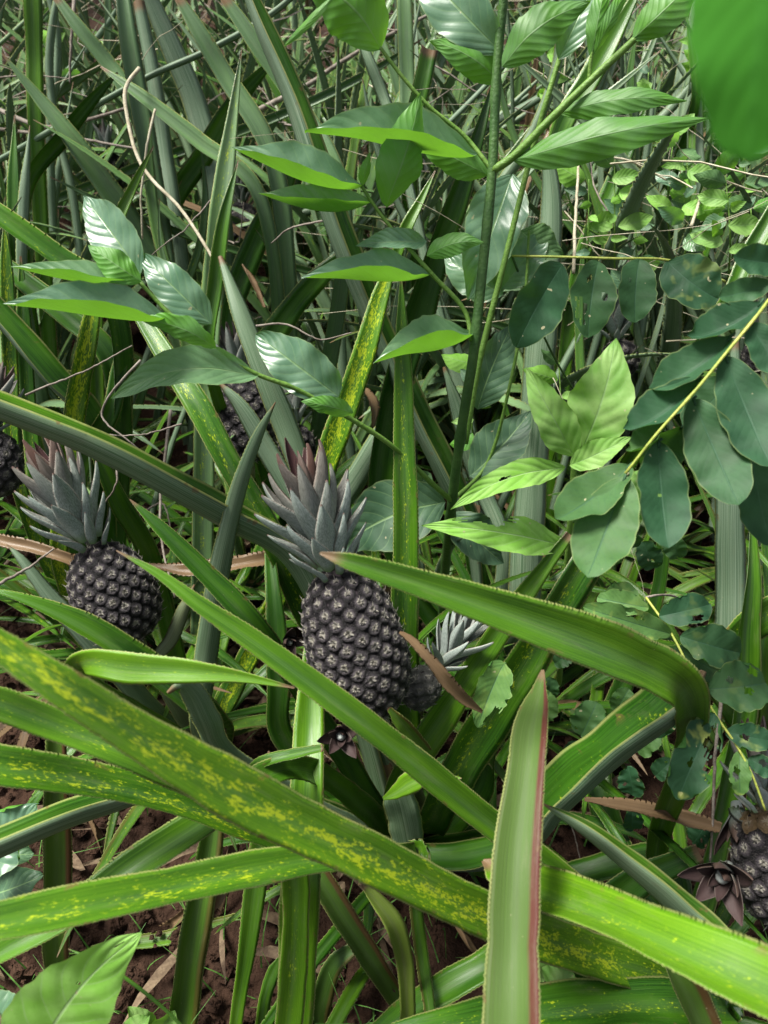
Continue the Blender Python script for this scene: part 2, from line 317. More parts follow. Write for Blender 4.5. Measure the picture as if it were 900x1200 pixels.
PL = [  # ground point seen at (x, y); label
 (480, 1010, 'pineapple plant carrying the central fruit, leaves fanning under it'),
 (790, 1190, 'plant at the bottom right whose long yellow-flecked leaf crosses to the left edge'),
 (600, 1420, 'plant below the frame sending up the upright leaf with a red margin'),
 (1080, 1300, 'plant at the lower right corner with the brightest lime green leaf'),
 (330, 1380, 'plant at the bottom with upright pale green leaves left of the red-edged leaf'),
 (60, 1330, 'plant at lower left with upright brown-edged leaf behind the broad lime leaf'),
 (240, 890, 'plant between the two grey fruits with a torn curled pale leaf'),
 (130, 800, 'pineapple plant bearing the left fruit with its drooping dark leaves'),
 (560, 800, 'plant right of the central fruit with upright striped leaf behind it'),
 (880, 880, 'plant under the insect-eaten leaflets at right edge'),
 (340, 660, 'plant behind the central crown with long flecked diagonal leaf'),
 (70, 600, 'plant at the left edge with heavily yellow-flecked upright leaf'),
 (640, 690, 'plant behind the lime weed with wide grey upright leaf'),
 (240, 520, 'plant bearing the shaded fruit under the hanging shrub leaves'),
 (520, 540, 'plant behind the shrub stem with a long silver-backed leaf'),
 (860, 690, 'plant behind the dark leaflets at right with upright grey leaf'),
 (150, 400, 'plant at upper left with one very long leaf slanting left'),
 (330, 380, 'plant at upper middle with broad crossing leaves behind the shrub'),
 (700, 420, 'plant at upper right behind the large shrub leaves'),
 (40, 330, 'plant at upper left edge with short upright blades')]
for x, y, lb in PL:
    c = ground(x, y); PLANTS.append((c, empty('pineapple_plant', c, lb, 'pineapple plant', GP)))
LV = [
 # ---- front
 dict(p=[(800,1150,.82,44),(700,1120,.76,46),(567,1070,.66,49),(433,1005,.58,58),(300,940,.52,64),(166,864,.47,53),(66,800,.44,41),(0,757,.43,33),(-70,712,.42,20),(-120,680,.42,2)], roll=14, fold=14, speck=.95, tone=.42, label='long bright leaf with a ragged band of yellow flecks'),
 dict(p=[(330,965,.72,32),(230,918,.66,34),(150,882,.62,36),(66,850,.60,36),(0,824,.58,36),(-80,797,.56,30)], roll=10, tone=.38, speck=.3),
 dict(p=[(440,1010,.86,36),(340,982,.78,38),(200,935,.70,36),(100,911,.66,38),(0,895,.62,42),(-90,885,.6,40),(-170,880,.58,20)], roll=30, fold=26, speck=.75, tone=.12),
 dict(p=[(230,912,.86,24),(120,940,.80,28),(60,960,.76,31),(0,985,.73,34),(-80,1020,.7,34)], roll=68, fold=52, tone=.1),
 dict(p=[(330,900,.8,30),(240,960,.74,38),(150,1018,.70,38),(75,1072,.68,32),(0,1115,.67,24),(-60,1150,.67,16)], roll=20, fold=24, tone=.25),
 dict(p=[(470,1000,.74,22),(380,1003,.68,30),(300,1016,.63,37),(200,1037,.58,41),(100,1057,.54,43),(0,1078,.51,42),(-90,1095,.49,36),(-160,1105,.49,10)], roll=30, fold=22, speck=.62, tone=.25),
 dict(p=[(66,1170,.95,28),(66,1100,.92,30),(67,1000,.90,31),(66,930,.88,28),(66,860,.87,20),(68,800,.87,2)], roll=10, fold=24, red=.8, tone=.35),
 dict(p=[(342,1290,.9,34),(346,1200,.86,38),(350,1100,.84,45),(353,1030,.82,48),(360,930,.84,40),(362,850,.88,34),(366,760,.92,20),(370,700,.95,2)], roll=0, fold=20, tone=.45),
 dict(p=[(205,1260,.98,30),(215,1200,.97,34),(224,1120,.96,34),(236,1050,.96,33),(247,985,.97,28),(258,900,1.0,18),(264,850,1.02,2)], roll=15, fold=26, tone=.22, red=.5),
 dict(p=[(270,1280,.98,14),(278,1190,.97,15),(290,1110,.96,21),(299,1040,.96,25),(308,960,.97,22),(315,880,1,2)], roll=5, tone=.35),
 dict(p=[(310,1072,1.1,18),(250,1088,1.09,20),(190,1100,1.08,17),(130,1108,1.07,10),(75,1118,1.06,2)], roll=20, tone=.35, red=.4, root=False),
 dict(p=[(480,1190,.98,22),(440,1130,.95,25),(400,1070,.93,27),(370,1020,.93,24),(345,980,.95,10)], roll=15, fold=30, red=.7, tone=.1),
 dict(p=[(480,1215,.86,15),(478,1180,.85,17),(475,1128,.84,19),(462,1083,.82,24),(440,1053,.82,16),(424,1037,.82,3)], roll=25, fold=20, tone=.6, dry=.35, under=0, label='withering yellow leaf tip with pale edge'),
 dict(p=[(368,1240,1,26),(376,1175,.98,24),(393,1130,.97,21),(425,1105,.97,10)], roll=10, fold=24, dark=.4, red=.5),
 dict(p=[(440,1215,.9,26),(500,1170,.88,32),(565,1132,.88,34),(640,1090,.92,34),(710,1050,.95,3)], roll=25, fold=22, tone=.1),
 dict(p=[(850,1180,.78,30),(780,1172,.76,46),(680,1177,.74,54),(600,1187,.72,46),(540,1195,.7,34),(470,1207,.69,18),(420,1220,.69,2)], roll=35, fold=20, tone=.0, speck=.45),
 dict(p=[(598,1300,.50,66),(599,1200,.52,66),(600,1100,.55,64),(604,1000,.58,55),(616,900,.62,43),(622,850,.65,36),(631,812,.68,18),(636,785,.70,3)], roll=-12, fold=22, red=1.0, tone=-.5, dark=.35, label='upright leaf with maroon right margin and brown left margin'),
 dict(p=[(1010,1200,.40,70),(900,1147,.44,70),(800,1103,.48,58),(700,1060,.56,50),(633,1036,.64,44),(590,1018,.70,30),(566,1008,.72,3)], roll=36, fold=30, tone=.6, speck=.4, label='brightest lime green leaf with silver back'),
 dict(p=[(850,1110,.72,30),(800,1060,.70,30),(733,1003,.68,24),(680,965,.66,14),(635,941,.66,1)], roll=74, fold=56, tone=.2),
 dict(p=[(850,1260,.75,34),(820,1180,.72,34),(790,1125,.7,28),(765,1080,.7,4)], roll=-40, fold=30, red=.7),
 # ---- around the central fruit
 dict(p=[(770,1000,1.0,24),(796,915,.90,26),(812,848,.79,34),(797,803,.705,54),(752,777,.67,60),(700,755,.64,61),(600,719,.60,48),(500,686,.57,34),(407,657,.55,19),(375,648,.55,3)], roll=16, fold=24, tone=.32, label='broad leaf pointing left across the fruit with a dry tip'),
 dict(p=[(600,985,.95,40),(650,925,.9,50),(720,865,.84,50),(790,812,.8,46),(825,785,.79,5)], roll=60, fold=46, speck=.4, tone=-.2, dark=.35),  # dark paints in the shade of the broad leaf above it
 dict(p=[(660,1030,.85,34),(578,967,.80,34),(480,888,.74,33),(400,826,.70,30),(300,752,.68,25),(233,707,.67,18),(187,673,.67,11),(136,645,.67,1)], roll=22, fold=20, tone=.3),
 dict(p=[(150,830,.9,24),(100,800,.76,26),(92,780,.68,28),(110,777,.66,31),(150,783,.65,35),(220,787,.64,27),(280,793,.64,14),(345,806,.64,2)], roll=10, fold=14, tone=.65, speck=.3, label='short yellow-green leaf bent over sideways'),
 dict(p=[(262,880,.80,26),(245,845,.75,32),(228,812,.72,26),(212,800,.70,14),(196,812,.70,4)], roll=10, fold=30, under=1, tone=.1),
 dict(p=[(250,840,.95,30),(170,775,.88,28),(110,735,.85,24),(50,708,.83,15),(0,693,.82,6),(-20,690,.82,1)], roll=45, fold=34, tone=.12),
 dict(p=[(150,800,1.05,24),(100,745,1.0,22),(60,700,.98,18),(25,655,.97,10),(8,638,.97,1)], roll=10, under=1),
 dict(p=[(235,830,.98,24),(244,760,.95,26),(262,650,.92,24),(283,565,.90,19),(303,510,.89,12),(323,471,.88,1)], roll=15, fold=20, under=1, tone=.15),
 dict(p=[(330,775,.90,26),(290,722,.86,26),(230,660,.84,22),(185,615,.83,14),(152,585,.83,1)], roll=28, fold=26, tone=.0),
 dict(p=[(345,650,1.0,30),(270,603,.94,34),(200,563,.88,35),(100,513,.82,33),(0,474,.78,31),(-80,445,.75,20),(-130,430,.75,1)], roll=74, fold=58, tone=.2, label='long leaf from the left edge showing its grey-green back'),
 dict(p=[(400,790,1.15,30),(362,720,1.10,34),(335,660,1.05,33),(300,597,1.02,32),(265,537,1.0,30),(235,480,1.0,28),(200,425,1.02,24),(165,370,1.05,16),(135,325,1.08,1)], roll=5, speck=.55, tone=.05),
 dict(p=[(70,650,1.1,20),(78,560,1.08,24),(88,480,1.05,24),(106,380,1.0,20),(116,320,1.0,8),(122,290,1,1)], roll=0, speck=1.15, tone=.3, label='upright leaf mottled with yellow'),
 dict(p=[(474,790,1.0,34),(475,720,.97,33),(476,600,.94,29),(473,480,.92,22),(471,400,.91,17),(470,320,.91,1)], roll=0, fold=26, speck=.5, tone=.2),
 dict(p=[(360,620,1.2,26),(382,545,1.15,28),(405,480,1.12,30),(425,420,1.1,28),(445,350,1.1,22),(462,300,1.1,6)], roll=0, speck=1.1, tone=.25),
 dict(p=[(560,640,1.35,24),(525,555,1.3,28),(480,460,1.25,30),(440,370,1.2,30),(405,285,1.15,30),(375,200,1.12,30),(345,110,1.1,27),(310,30,1.08,22),(280,-40,1.06,10)], roll=66, fold=54, tone=.0, label='very long silver-backed leaf slanting up to the left'),
 dict(p=[(470,920,.98,34),(520,840,.95,34),(570,765,.92,28),(620,690,.9,22),(668,626,.9,10)], roll=20, fold=24, tone=.35),
 dict(p=[(520,940,1.0,40),(560,870,.96,44),(610,790,.92,46),(655,715,.9,44),(695,650,.9,36),(730,590,.9,10)], roll=30, fold=18, speck=.5, tone=.08),
 dict(p=[(556,920,1.05,40),(570,860,1.0,42),(600,800,1.0,36),(630,740,1.0,14)], roll=-30, fold=30, dark=.3),
 dict(p=[(484,1040,.90,26),(480,995,.88,34),(473,955,.86,40),(466,932,.85,34),(462,924,.85,20)], roll=8, fold=12, under=1, tone=.2, root=False, label='pale broken leaf stub showing its grey back'),
 dict(p=[(449,936,.84,3),(464,928,.83,16),(482,916,.82,24),(505,910,.81,17),(541,912,.80,1)], roll=10, fold=16, tone=.65, root=False, label='yellow-green leaf tip folded over sideways'),
 dict(p=[(500,880,.84,12),(487,866,.82,15),(470,847,.8,17),(455,830,.79,5)], roll=0, fold=30, tone=.4, red=.6, root=False),
 dict(p=[(290,925,.83,10),(300,896,.8,12),(340,884,.79,13),(378,876,.78,8)], roll=40, fold=30, tone=.2, root=False),
 dict(p=[(600,985,.98,30),(540,1003,.95,30),(470,1000,.95,24),(400,985,.95,3)], roll=30, tone=.0, dark=.3),
 dict(p=[(780,1010,1.0,34),(730,1010,1.0,34),(660,1030,1.0,30),(600,1045,1.0,10)], roll=30, dark=.35),
 dict(p=[(700,1180,1.0,30),(690,1100,.98,38),(740,1040,.95,36),(820,1000,.95,20)], roll=30, dark=.35),
 # ---- middle and right
 dict(p=[(612,720,1.25,38),(617,640,1.22,37),(625,520,1.2,37),(634,400,1.17,35),(644,300,1.15,27),(646,230,1.14,24),(640,170,1.13,10)], roll=0, fold=20, under=1, tone=.05),
 dict(p=[(856,790,1.1,34),(856,690,1.08,34),(856,600,1.06,33),(858,500,1.06,28),(862,400,1.06,8)], roll=5, under=1),
 dict(p=[(875,830,.95,24),(880,740,.93,22),(884,670,.92,15),(881,592,.92,1)], roll=35, fold=40, tone=.2),
 dict(p=[(840,780,1.0,24),(880,735,.95,34),(940,700,.92,40)], roll=20, tone=.15, speck=.4),
 dict(p=[(900,830,1.0,20),(893,780,.98,22),(905,700,.96,18)], roll=20, tone=.25),
 dict(p=[(375,620,1.4,26),(410,570,1.35,28),(445,515,1.3,26),(480,450,1.3,12)], roll=10, under=1),
 dict(p=[(390,650,1.15,26),(340,510,1.12,28),(312,440,1.1,28),(285,370,1.1,24),(258,300,1.12,5)], roll=20, under=1, tone=.1),
 dict(p=[(350,600,.98,22),(310,525,.97,22),(280,475,.96,16),(256,448,.96,3)], roll=-25, under=1),
 dict(p=[(110,490,1.2,26),(67,440,1.15,26),(20,385,1.12,26),(-30,330,1.1,20),(-70,290,1.1,4)], roll=50, fold=42),
 dict(p=[(450,600,1.3,32),(460,480,1.25,32),(490,380,1.2,34),(515,295,1.15,30),(540,225,1.12,24),(562,155,1.1,14),(578,95,1.1,1)], roll=25, fold=34, dark=.4),
 dict(p=[(560,580,1.4,16),(545,480,1.4,16),(525,410,1.38,15),(505,330,1.36,14),(475,200,1.34,10),(465,150,1.34,1)], roll=0, under=1),
 dict(p=[(590,640,1.3,20),(560,560,1.3,22),(540,490,1.28,20),(520,430,1.28,4)], roll=0, under=1),
 dict(p=[(235,740,1.35,24),(238,600,1.32,25),(240,500,1.3,25),(247,380,1.28,24),(256,260,1.27,24),(268,170,1.27,18),(283,58,1.27,1)], bloom=.35, roll=0, fold=22, speck=.5, tone=.15),
 dict(p=[(245,420,1.2,14),(252,330,1.18,18),(262,260,1.17,14),(279,188,1.17,1)], roll=0, fold=30, tone=.25),
 dict(p=[(115,340,1.25,14),(133,270,1.2,15),(155,220,1.2,10),(180,171,1.2,1)], roll=0, fold=30, tone=.5),
 dict(p=[(270,430,1.6,26),(173,290,1.5,27),(133,228,1.45,25),(83,160,1.4,20),(40,108,1.38,13),(2,62,1.36,1)], bloom=.35, roll=25, fold=30, tone=.05, label='very long leaf slanting up to the left edge'),
 dict(p=[(205,380,1.5,22),(192,290,1.48,22),(178,200,1.45,24),(162,110,1.42,23),(150,40,1.4,20),(142,-30,1.4,14)], bloom=.35, roll=20, fold=30),
 dict(p=[(225,400,1.55,20),(205,270,1.5,20),(190,180,1.5,20),(175,80,1.48,18),(160,0,1.46,14)], roll=-20, fold=34, under=1),
 dict(p=[(260,260,1.6,26),(230,120,1.58,29),(205,60,1.55,26),(180,5,1.52,20),(165,-30,1.5,12)], roll=20, dark=.1, under=1),
 dict(p=[(320,190,1.4,22),(262,85,1.38,21),(235,40,1.36,18),(208,-5,1.35,10)], bloom=.35, roll=20, fold=30),
 dict(p=[(160,130,1.5,20),(125,72,1.48,19),(95,35,1.46,15),(65,-5,1.45,8)], bloom=.35, roll=20, fold=30),
 dict(p=[(42,150,1.5,18),(40,60,1.48,18),(38,0,1.46,20),(36,-50,1.45,10)], roll=0, tone=.35),
 dict(p=[(300,220,1.35,16),(233,165,1.33,18),(170,115,1.32,14),(118,78,1.32,2)], bloom=.35, roll=30, fold=34, tone=.1),
 dict(p=[(30,225,1.45,16),(75,160,1.42,17),(110,115,1.4,12),(138,85,1.4,2)], roll=30, fold=34, tone=.1),
 dict(p=[(200,250,1.6,22),(240,180,1.57,24),(280,115,1.55,20),(325,65,1.53,4)], roll=20, fold=24, tone=.15),
 dict(p=[(18,300,1.3,12),(16,220,1.28,13),(17,135,1.28,1)], roll=0), dict(p=[(26,320,1.3,12),(28,240,1.28,13),(35,147,1.28,1)], roll=0, under=1),
 dict(p=[(130,350,1.15,24),(67,298,1.12,25),(0,250,1.1,22),(-60,205,1.1,8)], roll=40, fold=34, speck=.2),
 dict(p=[(130,420,1.2,26),(80,370,1.2,26),(30,330,1.2,24),(-30,280,1.2,8)], roll=20, fold=24, dark=.2),
 dict(p=[(400,220,1.3,20),(340,110,1.3,20),(300,50,1.28,18),(262,-5,1.27,10)], bloom=.35, roll=30, fold=30),
 dict(p=[(480,210,1.5,14),(450,115,1.5,14),(432,70,1.48,13),(418,35,1.48,3)], roll=0, under=1, tone=.1),
 dict(p=[(480,200,1.6,18),(477,90,1.58,19),(474,0,1.55,17),(472,-50,1.55,10)], bloom=.35, roll=0, fold=24, tone=.15),
 dict(p=[(480,160,1.4,20),(492,110,1.38,21),(503,58,1.37,19)], roll=10, fold=30, tone=.1),
 dict(p=[(455,330,1.2,10),(475,270,1.18,14),(493,235,1.18,9),(510,200,1.18,1)], roll=0, fold=30, tone=.4),
 dict(p=[(270,380,1.5,26),(300,285,1.48,28),(330,225,1.46,22),(352,175,1.45,5)], roll=15, fold=24),
 dict(p=[(300,440,1.4,28),(340,365,1.38,28),(380,320,1.36,22),(420,285,1.36,3)], roll=15, tone=.1),
 dict(p=[(680,310,1.5,18),(715,225,1.48,20),(740,165,1.47,16),(760,120,1.47,3)], roll=0, fold=24, tone=.1),
 dict(p=[(655,160,1.3,24),(690,95,1.28,26),(715,50,1.27,22),(750,-15,1.27,6)], roll=0, fold=20, tone=.2),
 dict(p=[(850,360,1.2,20),(877,300,1.2,20),(905,250,1.2,18),(930,200,1.2,6)], roll=0, fold=34, tone=.15),
 dict(p=[(815,120,1.5,10),(812,67,1.48,8),(803,10,1.48,1)], roll=0, fold=30),
 dict(p=[(90,560,1.25,26),(130,480,1.2,20),(140,430,1.2,16),(150,380,1.2,2)], roll=0, dark=.2),
 dict(p=[(20,560,1.2,16),(12,430,1.18,18),(8,330,1.17,15),(5,260,1.17,2)], roll=0, speck=.9, tone=.1),
 dict(p=[(50,600,1.25,18),(34,480,1.22,18),(28,380,1.2,16),(24,300,1.2,2)], roll=0, speck=.3),
 dict(p=[(170,640,1.1,24),(140,590,1.05,24),(118,540,1.02,16),(100,500,1.0,2)], roll=10, tone=.2, under=0),
 dict(p=[(185,770,1.0,14),(200,750,1.0,16),(215,715,1.0,14),(228,685,1.0,2)], roll=0, dry=.3, red=1, tone=.3, under=1),
 dict(p=[(700,900,1.2,30),(770,700,1.15,16),(780,600,1.12,14),(790,500,1.12,2)], roll=0, dark=.4),
 dict(p=[(330,860,1.05,26),(327,800,1.02,26),(322,720,1.02,22),(315,640,1.05,10)], roll=0, dark=.15),
]
for d in LV:
    p = d.pop('p'); leaf(p, **d)
# thin pale blades criss-crossing behind the shrub
fr = random.Random(23)
for i in range(185):
    tx = fr.uniform(-30, 640) if i < 95 else fr.uniform(640, 900); ty = fr.uniform(-70, 300); an = fr.gauss(0, .50); ln = fr.uniform(190, 430); d = fr.uniform(1.34, 2.0); w_ = fr.uniform(6, 14) * 1.35 / d; cv = fr.uniform(-40, 40)
    P = [(tx + math.sin(an) * ln * f + cv * math.sin(math.pi * f), ty + math.cos(an) * ln * f, d + .10 * f, w_ * (1 if f > .35 else (.12 + f * 2.5))) for f in (1.7, 1, .75, .5, .3, .15, 0)]
    if any(abs(q[0] - 285) < 38 and abs(q[1] - 270) < 60 for q in P) or any(abs(q[0] - 127) < 25 and abs(q[1] - 200) < 40 for q in P): continue
    leaf(P, root=False, roll=fr.uniform(-35, 45), fold=fr.choice([18, 26, 34, 40]), under=fr.random() < .4, bloom=fr.uniform(.1, .95), tone=fr.choice([0, 0, .1, .3]), speck=fr.choice([0, 0, .4]))
# ------------------------------------------------------------------ rosettes of shared leaves
def proto_strap(L, arch, wid, under_seed):
    t = np.linspace(0, 1, 40); ang = R(86) - arch * t ** 1.5; ds = L / 39
    x = np.r_[0, np.cumsum(np.cos(ang[:-1]) * ds)]; z = np.r_[0, np.cumsum(np.sin(ang[:-1]) * ds)]
    y = .02 * np.sin(t * 3 + under_seed) * L
    Q = np.stack([x, y, z], 1); N = np.stack([-np.sin(ang), 0 * t, np.cos(ang)], 1)
    hw = wid / 2 * np.minimum(1, .55 + 2 * t) * np.clip((1 - t) * 2.1, 0, 1) ** .65
    tw = .35 * math.sin(under_seed * 2.3) * t[:, None]; S = np.array([[0, 1., 0]]); N = nrm(N + S * tw)
    return strap_mesh('leaf', Q, N, np.maximum(hw, .0005), R(22), tooth=.011, th=.0022, nx=4)
PRO = [proto_strap(L, R(a), wd, i) for i, (L, a, wd) in enumerate([(.80, 40, .036), (.74, 70, .038), (.68, 95, .040), (.86, 25, .034), (.60, 20, .030), (.76, 115, .038), (.50, 60, .034)])]
PROB = [proto_strap(L, R(a), wd, i + 20) for i, (L, a, wd) in enumerate([(.80, 40, .028), (.74, 65, .031), (.70, 90, .033), (.86, 22, .027), (.66, 15, .025), (.80, 50, .034)])]
def rosette(root, n, smin, smax, tmin, tmax, dark=0.0, z=.04, lean=0.0, pro=None, pale=0.0):
    pro = pro or PRO
    a0 = random.random() * 6.28
    for i in range(n):
        f = (i + .5) / n; o = place('leaf', pro[random.randrange(len(pro))], root)
        s = random.uniform(smin, smax) * (1.0 - .25 * abs(f - .5)); tilt = R(tmin + (tmax - tmin) * f + random.uniform(-6, 6))
        az = a0 + i * 2.39996
        o.matrix_local = Matrix.Translation((0, 0, z)) @ Matrix.Rotation(az, 4, 'Z') @ Matrix.Rotation(tilt, 4, 'Y') @ Matrix.Rotation(random.uniform(-.3, .3), 4, 'Z') @ Matrix.Scale(s, 4)
        props(o, tone=random.choice([0, 0, .05, .1, .2, .35]), bloom=pale * random.random(), speck=random.choice([0, 0, 0, .3, .5]), dark=dark * random.random(), red=random.choice([0, 0, 0, .4]), dry=1.0 if random.random() < .04 else 0.0)  # dark: random amount of shade painted into the low fill leaves
for k, (c, root) in enumerate(PLANTS):
    d = c[1]
    if k == 5: continue
    if k in (2, 3, 4): rosette(root, 5, .45, .6, 35, 70, dark=.3); continue
    rosette(root, 15 if d < 1.2 else 13, .50 + .2 * max(0, min(1.2, d - .8)), .66 + .25 * max(0, min(1.2, d - .8)), 0 if d > 1.7 else 18, 66, dark=.3)
SIGHT = [at(285, 270, 2.0), at(285, 485, 1.3), at(127, 200, 2.0)]
for k, (x, y, lb) in enumerate([(.10, 1.05, 'low dark plant in the shade below the central fruit'), (.42, .98, 'low dark plant under the broad left-pointing leaf'), (.62, 1.25, 'low shaded plant beneath the bitten seedling'), (-.12, 1.30, 'shaded plant under the torn curled leaf'), (-.62, 1.32, 'shaded plant left of the left fruit'), (.95, 1.12, 'shaded plant below the fruit cut by the right edge'), (.22, 1.42, 'shaded plant behind the young silvery fruit'), (-.42, .98, 'low plant beneath the left fruit leaves over the soil'), (.50, 1.60, 'dark plant beneath the lime weed'), (.92, 1.55, 'dark plant beneath the large vine leaflets'), (-.25, 1.62, 'dark plant in the gap behind the central crown'), (.25, .80, 'low plant in shade behind the red-margined leaf'), (.72, .92, 'low plant in shade under the dry brown leaf'), (-.02, .84, 'low plant in shade left of the stalk of the central fruit'), (.30, 1.15, 'low plant hidden under the broad leaf crossing the fruit'), (-.28, 1.15, 'low plant in shade between the two big fruits'), (.78, 1.42, 'low plant in shade right of the lime weed'), (-.85, 1.15, 'low plant in shade at the left edge below the left fruit'), (-.56, 1.02, 'low plant in shade behind the torn flecked leaf at the left edge')]):
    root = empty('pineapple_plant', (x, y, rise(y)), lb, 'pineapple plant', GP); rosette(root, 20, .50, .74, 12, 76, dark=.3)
ORD = ['first', 'second', 'third', 'fourth', 'fifth', 'sixth', 'seventh', 'eighth', 'ninth', 'tenth', 'eleventh', 'twelfth', 'thirteenth', 'fourteenth', 'fifteenth', 'sixteenth', 'seventeenth', 'eighteenth', 'nineteenth', 'twentieth']
yy = 1.52; row = 0
while yy < 4.6:
    step = .25 + .07 * (yy - 1.5); hx = (yy * .52 + .30); xx = -hx + random.random() * step * .5; kk = 0
    while xx < hx:
        x, y = xx + random.uniform(-.25, .25) * step, yy + random.uniform(-.2, .2) * step; xx += step
        if any(y < q[1] + .1 and abs(x - q[0] * y / q[1]) < .13 for q in SIGHT): continue
        root = empty('pineapple_plant', (x, y, rise(y)), 'tall grey-green pineapple plant, %s from the left in the %s row behind the fruiting plants' % (ORD[kk], ORD[row]), 'pineapple plant', 'rows of pineapple plants behind the fruit'); kk += 1
        rosette(root, 17 if y < 2.5 else 11, .98, 1.35, -10, 52 if y > 2.1 else 36, dark=.0, pro=PROB, pale=.5)
    yy += step * .95; row += 1
# ------------------------------------------------------------------ tubes and stems
def tube_geo(P, rad, n=7):
    P = np.asarray(P, float); T = nrm(np.gradient(P, axis=0)); a = np.cross(T, np.array([.3, .1, 1.])); a = nrm(a); b = np.cross(T, a)
    an = np.arange(n) / n * 2 * math.pi; rad = np.broadcast_to(rad, (len(P),))
    V = (P[:, None] + rad[:, None, None] * (np.cos(an)[None, :, None] * a[:, None] + np.sin(an)[None, :, None] * b[:, None])).reshape(-1, 3)
    Fc = [(i * n + j, i * n + (j + 1) % n, (i + 1) * n + (j + 1) % n, (i + 1) * n + j) for i in range(len(P) - 1) for j in range(n)]
    Fc += [tuple(range(n))[::-1], tuple((len(P) - 1) * n + j for j in range(n))]; return V, Fc
def tube(name, pts, r0, r1, mat, parent=None, n=7, seg=40, nodes=0, wob=0.0):
    P = np.array([at(*p) for p in pts]); Q, L = resample(spline(P, seg * 2), seg)
    if wob: Q = Q + np.cumsum(rng.randn(seg, 3), 0) * wob * .3 * np.sin(np.linspace(0, math.pi, seg))[:, None]
    r = np.linspace(r0, r1, seg)
    if nodes: r = r * (1 + .5 * np.maximum(0, np.cos(np.linspace(0, nodes * 2 * math.pi, seg)) - .9) * 10 * .5)
    V, Fc = tube_geo(Q, r, n); me = bpy.data.meshes.new(name); me.from_pydata(V.tolist(), [], Fc); me.polygons.foreach_set('use_smooth', [True] * len(me.polygons)); me.materials.append(mat); me.update()
    o = place(name, me, parent)
    if parent is not None: o.matrix_parent_inverse = Matrix.Translation(-Vector(parent.location))
    return o
# ------------------------------------------------------------------ broad leaves
def blade(parent, base, tip, wpx, mat='shrub', roll=20, fold=18, bow=0.0, under=0, shape='acute', droop=.12, holes=(), nibble=0.0, ddep=0.0, pet=None, res=1, name='leaf', nvein=9, ripple=1.0, **k):
    """base, tip: (x, y, depth). bow: sideways bend in px; droop: depth sag"""
    b, t = np.array(base, float), np.array(tip, float); dv = (t - b)[:2]; ln = math.hypot(*dv); pn = np.array([-dv[1], dv[0]]) / ln
    if pn[1] > 0: pn = -pn      # bow > 0 bends the middle upwards in the picture
    pts = []
    for f in (0, .33, .66, 1):
        x, y = b[:2] + dv * f + pn * bow * math.sin(math.pi * f); d = b[2] + (t[2] - b[2]) * f - droop * ln / F * b[2] * math.sin(math.pi * f); pts.append(at(x, y, d))
    nv, nu = (34, 12) if res == 1 else (60, 26)
    if res == 0: nv, nu = 16, 6
    D, L = resample(spline(np.array(pts), 60), nv); dm = (b[2] + t[2]) / 2; W = wpx / 2 * dm / F
    tt = np.linspace(0, 1, nv)
    if shape == 'acute': pr = np.sin(math.pi * tt ** .82) ** .85 * (1 - .25 * tt ** 3)
    elif shape == 'oval': pr = np.sin(math.pi * tt ** .75) ** .65
    elif shape == 'obovate': pr = np.sin(math.pi * np.clip(tt, 0, 1) ** 1.12) ** .52
    elif shape == 'round': pr = np.sqrt(np.clip(1 - (2 * tt - 1) ** 2, 0, 1))
    pr = np.maximum(pr / pr.max(), .012)
    Q, N, hw = hero_frame(D, pr * W, roll, R(fold), 0)
    if under: N = -N
    T = nrm(np.gradient(Q, axis=0)); N = nrm(N - (N * T).sum(1, keepdims=True) * T); S = np.cross(T, N)
    us = np.linspace(-1, 1, nu + 1); V = np.zeros((nv, nu + 1, 3)); s0 = rng.rand() * 9; fo = R(fold)
    for j, u in enumerate(us):
        au = abs(u); ph = tt * nvein - au ** 1.15 * nvein * .26
        q = (np.abs((ph % 1) - .5) * 2); quilt = (q - .5) * .010 * ripple * np.sin(math.pi * min(1, au * 1.2)) * W * 2.0
        rip = np.sin(tt * 17 + s0 + (2 if u > 0 else 0)) * .055 * au ** 2 * W * ripple + np.sin(tt * 7 + s0 * 2 + u) * .05 * au * W
        lat = hw * u * math.cos(fo) * (1 - .03 * min(1, ripple) ** 2 * np.abs(np.sin(tt * 40 + s0)) * (au > .99))
        if nibble and au > .99: lat = lat * (1 - nibble * np.maximum(0, np.interp(tt, np.linspace(0, 1, 15), rng.rand(15)) - .55) * 2)
        V[:, j] = Q + S * lat[:, None] + N * (hw * au ** 1.2 * math.sin(fo) + quilt + rip)[:, None]
    Fs, U = [], []
    for i in range(nv - 1):
        for j in range(nu):
            tc, uc = (tt[i] + tt[i + 1]) / 2, (us[j] + us[j + 1]) / 2
            if any(((tc - h[0]) / (h[2] * .5)) ** 2 + ((uc - h[1]) / h[2]) ** 2 < 1 + .5 * math.sin(8 * math.atan2(tc - h[0], uc - h[1])) for h in holes): continue
            a = i * (nu + 1) + j; Fs.append((a, a + 1, a + nu + 2, a + nu + 1)); U += [(us[j], tt[i]), (us[j + 1], tt[i]), (us[j + 1], tt[i + 1]), (us[j], tt[i + 1])]
    V = V.reshape(-1, 3)
    if pet is not None:
        pp = np.array([at(*pet), (at(*pet) + Q[0]) / 2, Q[0], Q[2]]); tv, tf = tube_geo(pp, .0013, 5); o0 = len(V); V = np.vstack([V, tv])
        for f in tf: Fs.append(tuple(i + o0 for i in f)); U += [(0.0, .5)] * len(f)
    me = mesh(name, V, Fs, U, None, M[mat]); o = place(name, me, parent); o.matrix_parent_inverse = Matrix.Translation(-Vector(parent.location))
    return props(o, **k)
sb = ground(520, 760)
shrub = empty('shrub', sb, 'tall green shrub with opposite pointed leaves and one thick upright stem', 'shrub')
